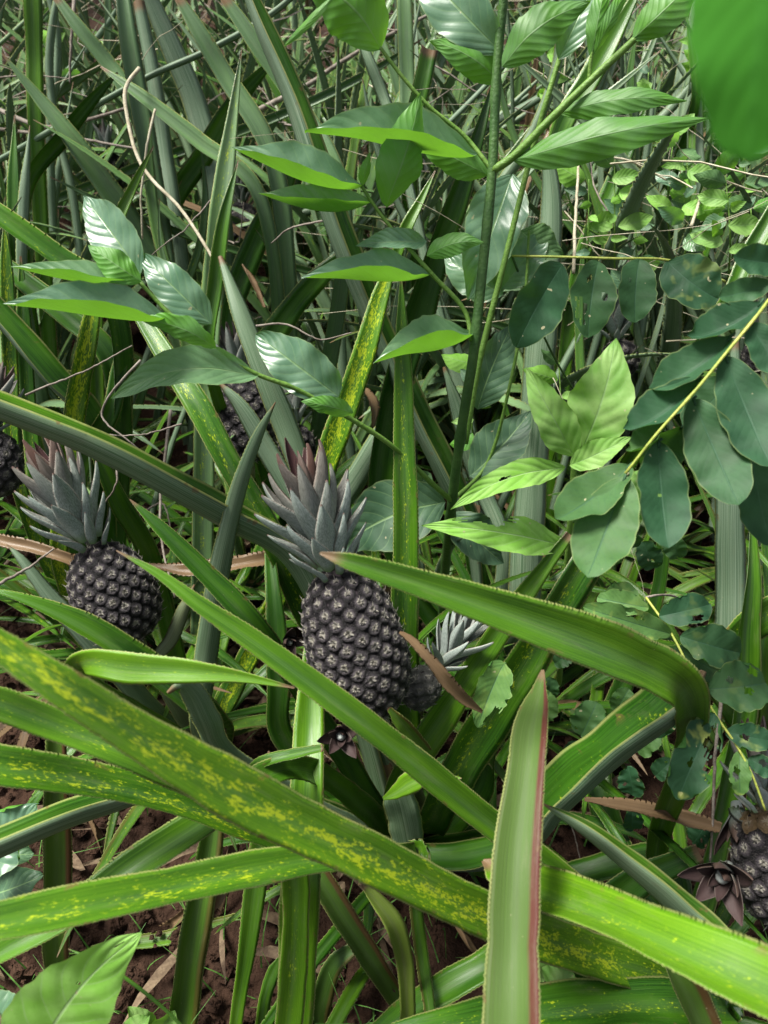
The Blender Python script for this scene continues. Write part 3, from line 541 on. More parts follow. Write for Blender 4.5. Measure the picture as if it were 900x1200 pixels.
def st(pts, r0, r1, mat='stem', par=shrub, **k): return tube('stem', pts, r0, r1, M[mat], par, **k)
st([(515,770,1.50),(523,650,1.15),(530,587,1.02),(541,500,.95),(553,427,.91),(567,300,.88),(577,197,.86),(582,83,.84),(590,0,.82),(596,-60,.8)], .0085, .0050, 'dstem', nodes=9, seg=80)
st([(545,520,1.0),(560,433,.98),(593,300,.95),(623,180,.92),(637,130,.9),(667,33,.88),(690,-40,.86)], .0045, .003)
st([(577,200,.86),(600,185,.85),(645,140,.83),(683,103,.82),(750,40,.8),(810,-20,.78)], .0050, .0032)
st([(553,400,.90),(545,365,.9),(507,322,.88),(467,277,.86),(443,247,.85),(423,217,.84)], .0032, .0018)
st([(577,200,.86),(545,160,.86),(503,125,.85),(470,88,.84),(445,55,.83)], .0028, .0020)
st([(530,587,1.02),(513,573,.98),(460,523,.92),(410,490,.88),(345,455,.84),(300,438,.82),(253,410,.80),(203,372,.78),(163,330,.77)], .0038, .0020, nodes=8, seg=70)
st([(530,587,1.02),(570,545,1.05),(600,440,1.0),(615,350,.98),(620,270,.97)], .0028, .0018)
st([(690,100,.82),(693,66,.81),(703,30,.8)], .0025, .0015)
S_ = shrub
BL = [
 ((203,373,.78),(3,356,.74),40,dict(roll=66,fold=48,bow=16)), ((165,330,.77),(13,312,.76),24,dict(roll=66,fold=48,bow=4,tone=.4)),
 ((248,380,.80),(162,296,.80),48,dict(roll=0,fold=8)), ((165,322,.80),(98,230,.82),54,dict(roll=-10,fold=14,tone=.2)),
 ((166,330,.76),(103,287,.75),36,dict(under=1,roll=10,fold=14,tone=.5)), ((253,408,.78),(162,374,.77),30,dict(under=1,roll=-20,fold=14,tone=.5,bow=6,nibble=.25)),
 ((303,440,.82),(130,467,.80),44,dict(roll=25,fold=24,bow=26)), ((397,465,.86),(300,392,.86),60,dict(roll=0,fold=10,shape='oval')),
 ((414,484,.85),(353,470,.84),24,dict(under=1,roll=-20,fold=14,tone=.4)), ((553,388,.90),(437,425,.86),42,dict(roll=66,fold=48,bow=14)),
 ((505,320,.88),(353,325,.85),36,dict(roll=66,fold=48,bow=12)), ((500,282,.87),(417,288,.86),24,dict(roll=30,fold=32,bow=6)),
 ((500,300,.87),(567,284,.85),28,dict(under=1,roll=10,bow=8,tone=.3)), ((425,218,.84),(272,173,.82),40,dict(roll=66,fold=48,bow=8)),
 ((436,234,.85),(303,226,.83),32,dict(roll=66,fold=48,bow=0,tone=.5)), ((453,243,.85),(493,108,.80),52,dict(under=1,roll=20,fold=24,tone=.5,bow=-8)),
 ((425,218,.84),(434,178,.82),13,dict(under=1,tone=.6)), ((560,180,.86),(357,154,.82),48,dict(roll=66,fold=48,bow=22)),
 ((572,205,.88),(487,163,.88),40,dict(under=1,roll=0,tone=.2)), ((447,58,.83),(350,-30,.80),74,dict(under=1,roll=0,fold=12,tone=.4,bow=14)),
 ((333,54,.74),(400,-14,.72),9,dict(under=1,tone=1.0)), ((588,97,.86),(503,48,.84),38,dict(under=1,roll=15,bow=10)),
 ((588,62,.84),(480,-50,.86),64,dict(roll=5,fold=10,tone=.1)), ((588,78,.83),(692,2,.80),48,dict(dark=.3,under=1,roll=20,fold=14,bow=14)),
 ((655,70,.86),(705,-40,.86),44,dict(roll=0,tone=.1)), ((693,68,.81),(712,-30,.80),24,dict(under=1,roll=10,tone=.6)),
 ((697,62,.80),(742,-25,.79),16,dict(under=1,tone=.6)), ((741,46,.80),(825,-35,.78),46,dict(under=1,roll=10,tone=.4)),
 ((655,132,.84),(805,118,.80),30,dict(dark=.3,under=1,roll=25,bow=12,tone=.15)), ((600,187,.85),(832,138,.78),44,dict(dark=.3,under=1,roll=25,fold=26,bow=12,tone=.1)),
 ((600,205,.98),(548,352,1.0),68,dict(mat='shrub',roll=0)), ((588,338,1.0),(640,272,1.0),46,dict(roll=0)), ((590,345,1.02),(520,300,1.04),50,dict(roll=10,dark=.3)),
 ((550,558,1.06),(622,482,1.06),56,dict(mat='dull')), ((522,588,1.02),(395,645,1.04),80,dict(mat='dull',roll=5,bow=12)), ((560,480,1.05),(600,380,1.05),50,dict(mat='dull')),
 ((530,600,1.1),(590,660,1.12),50,dict(mat='dull',dark=.2)), ((610,270,1.0),(660,300,1.0),40,dict(mat='dull')), ((505,555,1.1),(470,600,1.12),40,dict(mat='dull',dark=.2)),
]
for b, t, wpx, k in BL:
    blade(S_, b, t, wpx, **k)
wd = empty('broad_leaf_weed', ground(690, 800), 'lime green weed with wavy pointed leaves beside the dark leaflets', 'weed')
st([(655,800,1.25),(662,700,1.0),(668,610,.92),(673,540,.88)], .005, .0035, par=wd)
for b, t, wpx, k in [((662,548,.88),(528,597,.84),34,dict(mat='pale',roll=10,fold=12,bow=12,tone=-.2,holes=[(.55,.1,.10)])), ((664,640,.92),(494,616,.84),44,dict(mat='pale',roll=12,fold=10,bow=6,tone=-.6,holes=[(.62,.75,.35)])),
 ((673,535,.87),(616,430,.84),46,dict(under=0,roll=0,fold=20,tone=.3)), ((680,532,.88),(722,396,.84),74,dict(roll=0,fold=10,mat='lime',tone=-.2,bow=-6)),
 ((668,545,.87),(740,512,.84),32,dict(roll=15,tone=.2)), ((690,560,.95),(760,590,.98),56,dict(tone=.0)), ((720,560,1.0),(800,600,1.0),50,dict(tone=.2))]:
    blade(wd, b, t, wpx, **{**dict(mat='lime', res=2, nvein=7), **k})
# ------------------------------------------------------------------ legume vines
vn = empty('legume_vine', ground(960, 620), 'vine spray of large smooth dark blue-green leaflets on a yellow stalk', 'vine')
tube('stalk', [(733,555,.645),(770,508,.635),(813,460,.63),(850,415,.63),(897,357,.635),(960,262,.66),(1010,180,.70)], .0012, .0018, M['ystem'], vn, nodes=5)
for b, t, wpx, k in [((733,557,.66),(688,676,.62),78,dict(fold=12,roll=-10)), ((738,545,.67),(650,608,.64),56,dict(roll=30,fold=22)), ((772,517,.66),(784,642,.64),66,dict(fold=14,holes=[(.35,.15,.06),(.5,.05,.05)])),
 ((812,467,.66),(866,592,.62),74,dict(fold=8,roll=8)), ((850,417,.66),(905,548,.62),72,dict(fold=10)), ((783,487,.66),(733,528,.66),26,dict(roll=50,fold=40,tone=.2)),
 ((820,440,.66),(730,502,.66),44,dict(roll=42,fold=36)), ((857,393,.66),(760,455,.67),46,dict(roll=38,fold=34)), ((893,353,.66),(805,392,.67),40,dict(roll=42,fold=36)),
 ((905,332,.67),(842,348,.67),34,dict(roll=20)), ((880,377,.66),(920,440,.64),46,dict()), ((925,310,.67),(860,300,.66),40,dict(roll=20)), ((800,500,.7),(760,560,.74),50,dict(under=0,dark=.3)),
 ((860,440,.72),(800,500,.75),55,dict(dark=.3)), ((880,520,.72),(905,640,.72),60,dict(dark=.2))]:
    blade(vn, b, t, wpx * .9, **{**dict(mat='vine', shape='obovate', nvein=12, ripple=.25, droop=-.06, name='leaflet', pet=(b[0] + (4 if b[0] < 860 else 2), b[1] - 3, b[2])), **k})
v2 = empty('legume_vine', ground(740, 520), 'thin vine with four holed dark leaflets hanging from a level stalk', 'vine')
tube('stalk', [(600,300,.98),(655,301,.95),(720,303,.93),(783,305,.92),(850,330,.95)], .0016, .0016, M['ystem'], v2)
tube('stalk', [(740,520,2.0),(690,480,1.3),(640,400,1.05),(600,300,.98)], .0016, .0016, M['dstem'], v2)
for b, t, wpx, k in [((660,310,.94),(606,408,.93),56,dict()), ((702,306,.93),(690,396,.92),50,dict(holes=[(.3,.3,.12),(.7,.5,.3),(.5,-.5,.12)])), ((750,304,.92),(745,378,.91),44,dict(holes=[(.4,.4,.1)])), ((783,306,.92),(842,350,.9),58,dict(tone=.1,speck=.2))]:
    blade(v2, b, t, wpx, **{**dict(mat='vine', shape='obovate', nvein=10, ripple=.4, name='leaflet', res=2, speck=.0), **k})
v3 = empty('legume_vine', ground(890, 1020), 'insect-eaten vine sprig with ragged holed leaflets above the maroon rosette', 'vine')
tube('stalk', [(757,700,.86),(787,743,.83),(813,793,.80),(840,840,.78),(862,872,.77),(880,905,.76),(897,950,.76)], .0014, .0012, M['ystem'], v3)
tube('stalk', [(757,700,.86),(775,697,.88),(800,705,.95),(840,800,1.3),(870,880,1.35)], .0014, .0016, M['twig'], v3)
for b, t, wpx, k in [((787,743,.83),(683,711,.80),34,dict(tone=.5,speck=.5,holes=[(.5,.5,.2)])), ((772,722,.84),(832,708,.84),38,dict(holes=[(.6,.6,.2)])), ((797,745,.83),(868,765,.83),50,dict(tone=.05)),
 ((828,806,.80),(793,808,.79),24,dict(shape='round')), ((830,807,.80),(897,800,.80),60,dict(holes=[(.35,-.3,.12),(.6,.2,.16),(.8,-.6,.2)])), ((838,836,.78),(795,938,.76),50,dict(speck=.6,tone=.25,holes=[(.3,-.45,.33),(.6,.1,.1),(.15,.3,.12),(.5,-.85,.35)],nibble=.5)),
 ((850,857,.78),(905,868,.77),32,dict(holes=[(.4,.1,.2)],speck=.4)), ((867,880,.77),(868,932,.76),24,dict(holes=[(.5,.3,.3)],speck=.5)), ((877,888,.77),(908,905,.76),24,dict(holes=[(.5,-.3,.3)])),
 ((760,712,.88),(700,700,.9),30,dict()), ((790,760,.86),(850,790,.86),40,dict(dark=.3)), ((705,706,.95),(745,690,.95),32,dict())]:
    blade(v3, b, t, wpx, **{**dict(mat='vine', shape='obovate', nvein=8, ripple=.6, name='leaflet', res=2, nibble=.25, speck=.1, tone=.1, roll=10), **k})
# ground-hugging round leaves on the right
cl = empty('creeping_weed', ground(690, 940), 'low creeping weed with small rounded leaves between the fallen leaves', 'weed')
tube('stem', [(640,1000,1.15),(690,900,1.15),(740,850,1.15),(790,840,1.15)], .0015, .001, M['dstem'], cl)
for x, y, r, d, k in [(690,842,44,1.0,dict(tone=.3)),(638,828,38,.98,dict(tone=.2)),(738,915,34,1.0,dict(tone=.2)),(775,847,32,1.0,dict(tone=.1)),(758,868,34,1.05,dict()),(730,820,30,1.02,dict()),(742,960,26,.98,dict(tone=.3)),(820,975,30,.98,dict(tone=.3)),(700,640,26,1.05,dict()),(718,650,24,1.06,dict()),(735,630,30,1.05,dict()),(676,600,26,1.05,dict()),(760,650,34,1.08,dict(dark=.2)),(790,640,30,1.08,dict(dark=.2)),(645,805,24,1.0,dict()),(720,880,28,1.06,dict(dark=.3)),(660,770,26,1.0,dict(dark=.3)),(672,880,26,1.05,dict(dark=.4)),(800,890,30,1.02,dict(dark=.3)),(778,900,28,1.04,dict(dark=.3))]:
    a = random.uniform(-2.6, -.5); blade(cl, (x - math.cos(a) * r * .5, y - math.sin(a) * r * .5, d), (x + math.cos(a) * r * .5, y + math.sin(a) * r * .5, d - .01), r * .9, mat='vine', shape='round', nvein=6, res=2, nibble=.3, roll=random.uniform(-20, 20), holes=[(random.random(), random.uniform(-.6, .6), .12)], **{**dict(tone=.1), **k})
e1 = empty('seedling', ground(590, 960), 'single bitten oval leaf beside the fallen dry leaf right of the central fruit', 'seedling')
blade(e1, (592,777,.86), (560,853,.84), 42, mat='vine', shape='oval', tone=.25, holes=[(.8,-.8,.35)], res=2, nibble=.4, speck=.1); tube('stem', [(592,777,.86),(600,810,.95),(600,900,1.25)], .0012, .0015, M['dstem'], e1)
e2 = empty('broad_leaf_weed', ground(40, 1260), 'single large lime green leaf with tiny holes at the bottom left corner', 'weed')
blade(e2, (40,1250,.62), (166,1093,.60), 112, mat='pale', roll=14, fold=8, bow=14, tone=-.6, res=2, holes=[(.63,-.15,.035),(.75,.3,.03),(.9,-.35,.05)], nvein=7, shape='acute', name='leaf'); tube('stem', [(40,1250,.70),(35,1290,.8),(40,1290,.95)], .002, .002, M['stem'], e2)
e3 = empty('nettle', ground(-10, 1010), 'crinkled pale green weed leaf on the soil at the left edge', 'weed')
blade(e3, (-30,1010,1.0), (44,942,.98), 70, mat='shrub', shape='oval', ripple=3, tone=.4, res=2, nibble=.3); blade(e3, (-20,1050,1.05), (52,1025,1.04), 48, mat='dull', shape='oval', ripple=3); blade(e3, (-20,1190,1.0), (30,1180,.98), 50, mat='shrub', shape='oval'); blade(e3, (-25,1000,1.06), (40,1000,1.06), 40, mat='dull', shape='oval', ripple=3)
e4 = empty('seedling', ground(190, 1215), 'small seedling leaves behind the big lime leaf at the bottom', 'seedling')
for b, t, wpx in [((180,1215,.95),(150,1180,.93),30), ((185,1215,.95),(205,1185,.93),34), ((150,1215,.92),(175,1190,.9),30), ((375,1160,1.1),(395,1130,1.1),26), ((380,1165,1.1),(352,1150,1.1),24), ((640,1160,.98),(672,1140,.96),44), ((638,1150,1.0),(650,1115,1.0),38)]: blade(e4, b, t, wpx, mat='lime', shape='oval', tone=-.1)
nl = empty('overhanging_leaf', (.16, .10, 1.35), 'blurred green leaf hanging close to the lens at the top right corner', 'leaf')
blade(nl, (905,-150,.17), (878,190,.16), 150, mat='near', roll=0, fold=10, bow=0, under=1, tone=-1, shape='round', ripple=.1); blade(nl, (920,-110,.165), (945,196,.16), 130, mat='near', roll=10, under=1, tone=-1, shape='oval', ripple=.1); blade(nl, (835,-60,.18), (960,34,.18), 80, mat='near', roll=10, under=1, shape='oval', dark=.45, tone=-1, ripple=.1)
# pale weeds at upper right
def sprig(x, y, d, n, size, label, spread=60, mats=('lime', 'lime', 'pale', 'shrub', 'dull'), hgt=90):
    g0 = ground(x, min(1150, y + 340)); e = empty('weed_sprig', g0, label, 'weed', 'leafy weeds among the plants')
    top = (x, y - hgt * .5, d); tube('stem', [(x + random.uniform(-15, 15), y + hgt, d + .12), (x + random.uniform(-8, 8), y + hgt * .3, d + .02), top], .0018, .001, M['stem'], e)
    for i in range(n):
        f = i / n; by = y - hgt * .5 + hgt * 1.1 * f; bx = x + random.uniform(-6, 6); a = random.choice([0, math.pi]) + random.uniform(-1.1, 1.1); s = size * random.uniform(.35, 1.05)
        blade(e, (bx, by, d), (bx + math.cos(a) * s, by + math.sin(a) * s * .6 - s * .1, d + random.uniform(-.03, .03)), s * random.uniform(.42, .6), mat=random.choice(mats), shape='acute', roll=random.uniform(-10, 35), res=0, tone=random.uniform(-.1, .3), under=random.random() < .3)
for a in [(720,240,1.25,7,56,'bright weed with paired pointed leaves above the grey crown'), (790,200,1.3,10,44,'small pale weed with notched leaves under the largest shrub leaf'), (805,235,1.25,10,40,'pale flowering weed between the shrub and right edge'), (850,250,1.2,10,46,'whitish-leaved weed near the right edge above the dark leaflets'), (760,130,1.5,8,34,'small weed tuft behind the long shrub leaves'), (690,255,1.3,7,50,'weed with broad pale leaves beside the straw stalks'), (870,215,1.35,9,40,'weed clump at right edge below the blurred leaf'), (65,45,1.9,10,34,'tiny-leaved weed in the upper left tangle'), (640,80,1.5,7,36,'weed behind the upper shrub leaves'), (820,60,1.6,9,34,'fine weed by the blurred leaf'), (560,470,1.25,6,44,'shaded weed behind the shrub stem'), (745,300,1.3,8,44,'green weed behind the level vine stalk'), (745,1180,1.02,5,30,'tiny weed at the bottom right in deep shade'), (655,470,1.15,5,44,'weed shoot behind the upright lime leaves'), (880,290,1.25,8,40,'weed shoots touching the vine stalk at the right edge')]:
    sprig(*a)
# ------------------------------------------------------------------ pineapples
def fruitlet_mesh(seed):
    q = np.random.RandomState(seed); rr = [0, .16, .34, .54, .74, .90, 1.06]; hh = [.10, .16, .26, .32, .27, .12, -.22]; n = 18; V = [(0, 0, hh[0])]; Fc = []; U = []
    ph = q.rand() * 6; lob = q.rand(8) * .10
    for k in range(1, 7):
        for j in range(n):
            a = j / n * 2 * math.pi; hx = 1 / max(math.cos(((a + math.pi / 6) % (math.pi / 3)) - math.pi / 6), .5) * .97; f = 1 + (hx - 1) * (rr[k] ** 2)
            crease = -.10 * math.exp(-((abs(math.atan2(math.sin(a - math.pi / 2), math.cos(a - math.pi / 2)))) / .35) ** 2) * (k in (3, 4)) + .07 * math.sin(3 * a + ph) * (k in (2, 3)) + lob[j % 8] * (k in (2, 3, 4)) - .10 * math.sin(a) * (k in (3, 4))
            V.append((rr[k] * f * math.cos(a), rr[k] * f * math.sin(a), hh[k] + crease))
    def uvr(i): return (0.0, 0.0) if i == 0 else (rr[(i - 1) // n + 1], 0.0)
    for j in range(n): f = (0, 1 + j, 1 + (j + 1) % n); Fc.append(f); U += [uvr(i) for i in f]
    for k in range(5):
        for j in range(n):
            f = (1 + k * n + j, 1 + (k + 1) * n + j, 1 + (k + 1) * n + (j + 1) % n, 1 + k * n + (j + 1) % n); Fc.append(f); U += [uvr(i) for i in f]
    def flap(bx, by, bz, tx, ty, tz, wd, u0=.3, v1=1.0, up=.10):    # a little pointed bract: a thin closed wedge
        i = len(V); dx, dy = tx - bx, ty - by; l = math.hypot(dx, dy) + 1e-6; px, py = -dy / l * wd, dx / l * wd
        mx, my, mz = (bx + tx) / 2, (by + ty) / 2, (bz + tz) / 2 + up
        V.extend([(bx - px, by - py, bz), (bx + px, by + py, bz), (mx + px * .75, my + py * .75, mz), (mx - px * .75, my - py * .75, mz), (tx, ty, tz), (bx, by, bz - .08)])
        for f, vs in (((i, i + 1, i + 2, i + 3), (0, 0, .5, .5)), ((i + 3, i + 2, i + 4), (.5, .5, v1)), ((i + 1, i, i + 5), (0, 0, 0)), ((i + 5, i, i + 3), (0, 0, .5)), ((i + 1, i + 5, i + 2), (0, 0, .5)), ((i + 5, i + 4, i + 2), (0, v1, .5)), ((i + 5, i + 3, i + 4), (0, .5, v1))):
            Fc.append(f); U.extend([(u0, a) for a in vs])
    flap(q.uniform(-.1, .1), -.80, .06, q.uniform(-.12, .12), .10, .50, .40, .85, .9, .16)           # the covering bract
    flap(.0, .05, .2, q.uniform(-.2, .2), .75, .85 + q.rand() * .4, .06, .2, 1.0)                     # its dry hair-like tip
    for j in range(6): a = q.rand() * .5 + j * 1.05; l = q.uniform(.34, .66); flap(.06 * math.cos(a), .06 * math.sin(a), .16, l * math.cos(a), l * math.sin(a), .36 + q.rand() * .2, q.uniform(.07, .12), .1, q.uniform(.75, 1.0))
    return mesh('fruitlet', V, Fc, U, None, M['fruit'], smooth=False if seed % 2 else True)
FLS = [fruitlet_mesh(i) for i in range(7)]
def crown_leaf_mesh(curve, wd, L=1.0):
    t = np.linspace(0, 1, 26); ang = R(90) - R(18) * np.sin(t * math.pi) + curve * t ** 1.5
    x = np.r_[0, np.cumsum(np.cos(ang[:-1]))] / 25; z = np.r_[0, np.cumsum(np.sin(ang[:-1]))] / 25
    Q = np.stack([x, 0 * x, z], 1) * L; N = np.stack([-np.sin(ang), 0 * t, np.cos(ang)], 1)
    hw = wd / 2 * (np.sin(math.pi * np.clip(.28 + .72 * t, 0, 1)) ** .8); hw[-1] = .002
    D = strap_mesh('crown_leaf', Q, N, np.maximum(hw, .002), R(36), tooth=.030, th=.006, nx=8, thick=.020, mat=M['crown']); return D
CLM = [crown_leaf_mesh(R(c), wd) for c, wd in ((14, .36), (22, .33), (0, .38), (28, .31))]
def frame_from(bottom, top, face=None):
    z = nrm(top - bottom); v = nrm(CL - (top + bottom) / 2); x = nrm(np.cross(v, z)); y = np.cross(z, x)
    m = Matrix(((x[0], y[0], z[0], bottom[0]), (x[1], y[1], z[1], bottom[1]), (x[2], y[2], z[2], bottom[2]), (0, 0, 0, 1))); return m
def crown(root, z0, L, rad, n, dark=0, tone=0, redf=1.0, wide=1.0, spread=66, a0=0.0, lean=Matrix()):
    for i in range(n):
        f = i / (n - 1); o = place('crown_leaf', CLM[(i * 7) % 4], root); az = a0 + i * 2.39996; tilt = R(spread * (1 - f) ** 1.1 + 3 + random.uniform(-5, 5))
        ln = L * (.22 + .48 * math.sin(min(1, f * 1.2) * math.pi / 2)) * random.uniform(.9, 1.08); h = L * .34 * f; rr = rad * (1 - f) ** .8 * .42
        o.matrix_local = Matrix.Translation((0, 0, z0)) @ lean @ Matrix.Rotation(az, 4, 'Z') @ Matrix.Translation((rr, 0, h)) @ Matrix.Rotation(tilt, 4, 'Y') @ Matrix.Diagonal((ln, ln * wide * (1.12 - .35 * f), ln, 1))
        props(o, red=min(1, max(0, f * 1.9 - .85)) * redf, dark=dark, tone=tone)
def pineapple(bot, top, rpx, N, ctip, label, nleaf=36, dark=0.0, tone=0.0, stalk=None, crown_tone=0.0, redf=1.0, husk=False, name='pineapple', spread=31):
    b, t = at(*bot), at(*top); Lb = np.linalg.norm(t - b); dm = (bot[2] + top[2]) / 2; rad = rpx * dm / F
    root = empty(name, b, label, 'pineapple', 'pineapple fruits on the plants'); root.matrix_world = frame_from(b, t)
    zz = np.linspace(0, 1, 400); prof = lambda z: rad * (1 - np.abs(2 * z - 1) ** 2.5) ** (1 / 2.1) * (1.04 - .16 * z)
    P = prof(zz); da = P * np.sqrt(1 + np.gradient(P, zz * Lb) ** 2); da[~np.isfinite(da)] = 0; cum = np.cumsum(da); cum /= cum[-1]; area = np.trapz(da, zz * Lb) * 2 * math.pi
    size = math.sqrt(area / N) * .64
    # inner body
    nb = 20; V = [(0, 0, 0)]; Fc = []
    for k in range(1, 13):
        zf = k / 13; r = float(prof(zf)) * .96
        for j in range(nb): a = j / nb * 2 * math.pi; V.append((r * math.cos(a), r * math.sin(a), zf * Lb))
    V.append((0, 0, Lb)); last = len(V) - 1
    for j in range(nb): Fc.append((0, 1 + (j + 1) % nb, 1 + j)); Fc.append((last, 1 + 11 * nb + j, 1 + 11 * nb + (j + 1) % nb))
    for k in range(11):
        for j in range(nb): Fc.append((1 + k * nb + j, 1 + k * nb + (j + 1) % nb, 1 + (k + 1) * nb + (j + 1) % nb, 1 + (k + 1) * nb + j))
    me = mesh('body', V, Fc, None, None, M['core']); place('body', me, root)
    for i in range(N):
        zf = float(np.interp((i + .5) / N, cum, zz)); r = float(prof(zf)); e = 1e-3; sl = (float(prof(min(1, zf + e))) - float(prof(max(0, zf - e)))) / ((min(1, zf + e) - max(0, zf - e)) * Lb)
        sl = max(-6, min(6, sl)); az = i * 2.39996; nz = Vector((math.cos(az), math.sin(az), -sl)).normalized(); up = Vector((0, 0, 1)); x = up.cross(nz).normalized(); y = nz.cross(x)
        s = size * random.uniform(.94, 1.06) * (1 - .22 * max(0, zf - .7) / .3); o = place('fruitlet', FLS[random.randrange(7)], root); p = Vector((r * math.cos(az), r * math.sin(az), zf * Lb))
        m = Matrix(((x.x, y.x, nz.x, p.x), (x.y, y.y, nz.y, p.y), (x.z, y.z, nz.z, p.z), (0, 0, 0, 1)))
        o.matrix_local = m @ Matrix.Rotation(random.uniform(-.3, .3), 4, 'Z') @ Matrix.Rotation(random.uniform(-.12, .12), 4, 'X') @ Matrix.Diagonal((s * random.uniform(.94, 1.06), s, s * random.uniform(.62, .95), 1)); props(o, dark=dark, tone=tone, dry=(.5 if husk and zf > .86 and random.random() < .6 else 0))
    Lc = np.linalg.norm(at(*ctip) - t); ldir = root.matrix_world.inverted().to_3x3() @ Vector(at(*ctip) - t); lean = Vector((0, 0, 1)).rotation_difference(ldir).to_matrix().to_4x4()
    crown(root, Lb * .97, Lc, rad, nleaf, dark=dark, tone=crown_tone, redf=redf, spread=spread, a0=random.random() * 6, lean=lean)
    if stalk is not None:
        g0 = ground(*stalk); P = np.array([g0 + np.array([0, 0, .1]), (g0 + b) / 2 + np.array([0, 0, .06]), b - nrm(t - b) * .02, b + nrm(t - b) * .02])
        Vt, Ft = tube_geo(spline(P, 24), .011 * rpx / 58 + .002, 9); me = bpy.data.meshes.new('stalk'); me.from_pydata(Vt.tolist(), [], Ft); me.materials.append(M['stalk']); me.polygons.foreach_set('use_smooth', [True] * len(me.polygons))
        o = place('stalk', me, root); o.matrix_parent_inverse = root.matrix_world.inverted()
    return root
pineapple((441,836,.86), (390,668,.83), 57, 205, (343,518,.80), 'large grey-purple pineapple in the centre with tall silver crown', 42, stalk=(490, 985), husk=False)
pineapple((158,748,.99), (108,640,.96), 47, 170, (38,514,.93), 'grey-purple pineapple left of the centre leaning left with purple-tipped crown', 38, stalk=(170, 860))
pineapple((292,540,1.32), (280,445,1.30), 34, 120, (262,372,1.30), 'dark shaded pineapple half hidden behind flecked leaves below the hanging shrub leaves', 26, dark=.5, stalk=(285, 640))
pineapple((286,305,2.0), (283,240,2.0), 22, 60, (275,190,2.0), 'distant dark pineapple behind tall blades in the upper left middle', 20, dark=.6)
pineapple((-5,580,1.12), (-14,505,1.10), 32, 70, (0,420,1.08), 'pineapple cut by the left edge above the leaning fruit', 26, dark=.3)
pineapple((915,1075,.84), (899,950,.82), 44, 90, (880,840,.82), 'pineapple cut by the right edge with dry husk on its top', 22, crown_tone=.1, husk=True)
pineapple((476,822,.93), (511,788,.93), 22, 40, (564,708,.91), 'young silvery pineapple with narrow pale crown leaves tucked right of the central fruit', 22, tone=.25, crown_tone=.15, redf=.1, spread=42)
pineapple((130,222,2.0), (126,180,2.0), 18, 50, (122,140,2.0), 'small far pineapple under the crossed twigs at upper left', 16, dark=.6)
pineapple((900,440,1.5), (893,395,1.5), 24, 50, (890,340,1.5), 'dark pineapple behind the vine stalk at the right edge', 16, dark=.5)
pineapple((730,440,1.45), (722,400,1.45), 20, 40, (718,300,1.42), 'small pineapple with tall grey-pink crown behind the holed leaflets', 24, dark=.2, redf=.6)
pineapple((350,545,1.45), (347,500,1.45), 20, 40, (342,440,1.45), 'small pineapple with silvery crown behind the central crown', 20, dark=.2, crown_tone=.2)
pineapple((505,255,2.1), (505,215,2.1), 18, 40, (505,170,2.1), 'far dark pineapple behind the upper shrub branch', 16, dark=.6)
def slip(c, r, axis_px, label, n=9, tone=0):
    b = at(c[0] - axis_px[0], c[1] - axis_px[1], c[2] + .03); t = at(c[0], c[1], c[2]); root = empty('slip_rosette', b, label, 'rosette', 'small maroon rosettes at fruit bases'); root.matrix_world = frame_from(b, t); L = r * c[2] / F * 1.35
    for i in range(n):
        f = i / (n - 1); o = place('rosette_leaf', CLM[i % 4], root); tilt = R(30 * (1 - f) + 4); ln = L * (1 - .35 * f)
        o.matrix_local = Matrix.Rotation(i * 2.39996 + 1, 4, 'Z') @ Matrix.Translation((L * .06, 0, L * .1)) @ Matrix.Rotation(tilt, 4, 'Y') @ Matrix.Diagonal((ln, ln * 1.5, ln, 1)); props(o, red=1.0, dark=.45, tone=.0)
    V, Fc = tube_geo([(0, 0, 0), (0, 0, L * .2), (0, 0, L * .36), (0, 0, L * .48), (0, 0, L * .55)], np.array([.08, .12, .12, .08, .01]) * L * 1.1, 10)
    me = mesh('bud', V, Fc, [(.6, 0)] * sum(len(f) for f in Fc), [(0, .5)] * sum(len(f) for f in Fc), M['crown']); props(place('bud', me, root), tone=.7)
    return root
slip((398,868,.80), 33, (-3, 10), 'small maroon rosette with pale bud below the central fruit')
slip((842,1036,.78), 52, (-12, 22), 'larger maroon rosette with round silver bud beside the right edge fruit', 10)
slip((872,985,.84), 48, (10, 45), 'upright pale grey slip between the maroon rosette and the eaten leaflets', 8)
slip((345,760,.93), 26, (10, 12), 'purple slip peeping out left of the central fruit', 7)
# ------------------------------------------------------------------ dry leaves, twigs, straw
def dry_leaf(pts, label, **k):
    P = np.array([[*at(x, y, d), wd_ * d / F / 2] for x, y, d, wd_ in pts]); D, L = resample(spline(P, 60), 80); Q, N, hw = hero_frame(D[:, :3], np.maximum(D[:, 3], .0004), k.pop('roll', 20), R(34), 0)
    tw = np.linspace(0, k.pop('twist', 1.2), len(Q)); T = nrm(np.gradient(Q, axis=0)); S = np.cross(T, N); N = N * np.cos(tw)[:, None] + S * np.sin(tw)[:, None]
    o = place('dry_leaf', strap_mesh('dry_leaf', Q, N, hw, R(36), tooth=.007, nx=6)); props(o, dry=1.0, **k); return tag(o, label, 'dead leaf', 'fallen dead leaves')
dry_leaf([(565,834,.80,3),(545,820,.78,13),(522,798,.76,17),(500,772,.75,17),(482,752,.75,13),(468,741,.75,5)], 'curled golden dry leaf right of the central fruit', twist=.6)
dry_leaf([(845,970,.95,12),(800,958,.95,17),(740,946,.95,18),(685,937,.95,6)], 'flat brown dry leaf left of the maroon rosette', twist=.5)
dry_leaf([(-20,628,1.05,14),(40,641,1.04,14),(95,660,1.05,12),(140,690,1.1,4)], 'brown dry leaf behind the left fruit crown', twist=.4)
dry_leaf([(330,650,1.12,16),(270,662,1.1,19),(215,668,1.1,17),(170,662,1.1,4)], 'brown dry leaf between the two big fruits', twist=.5)
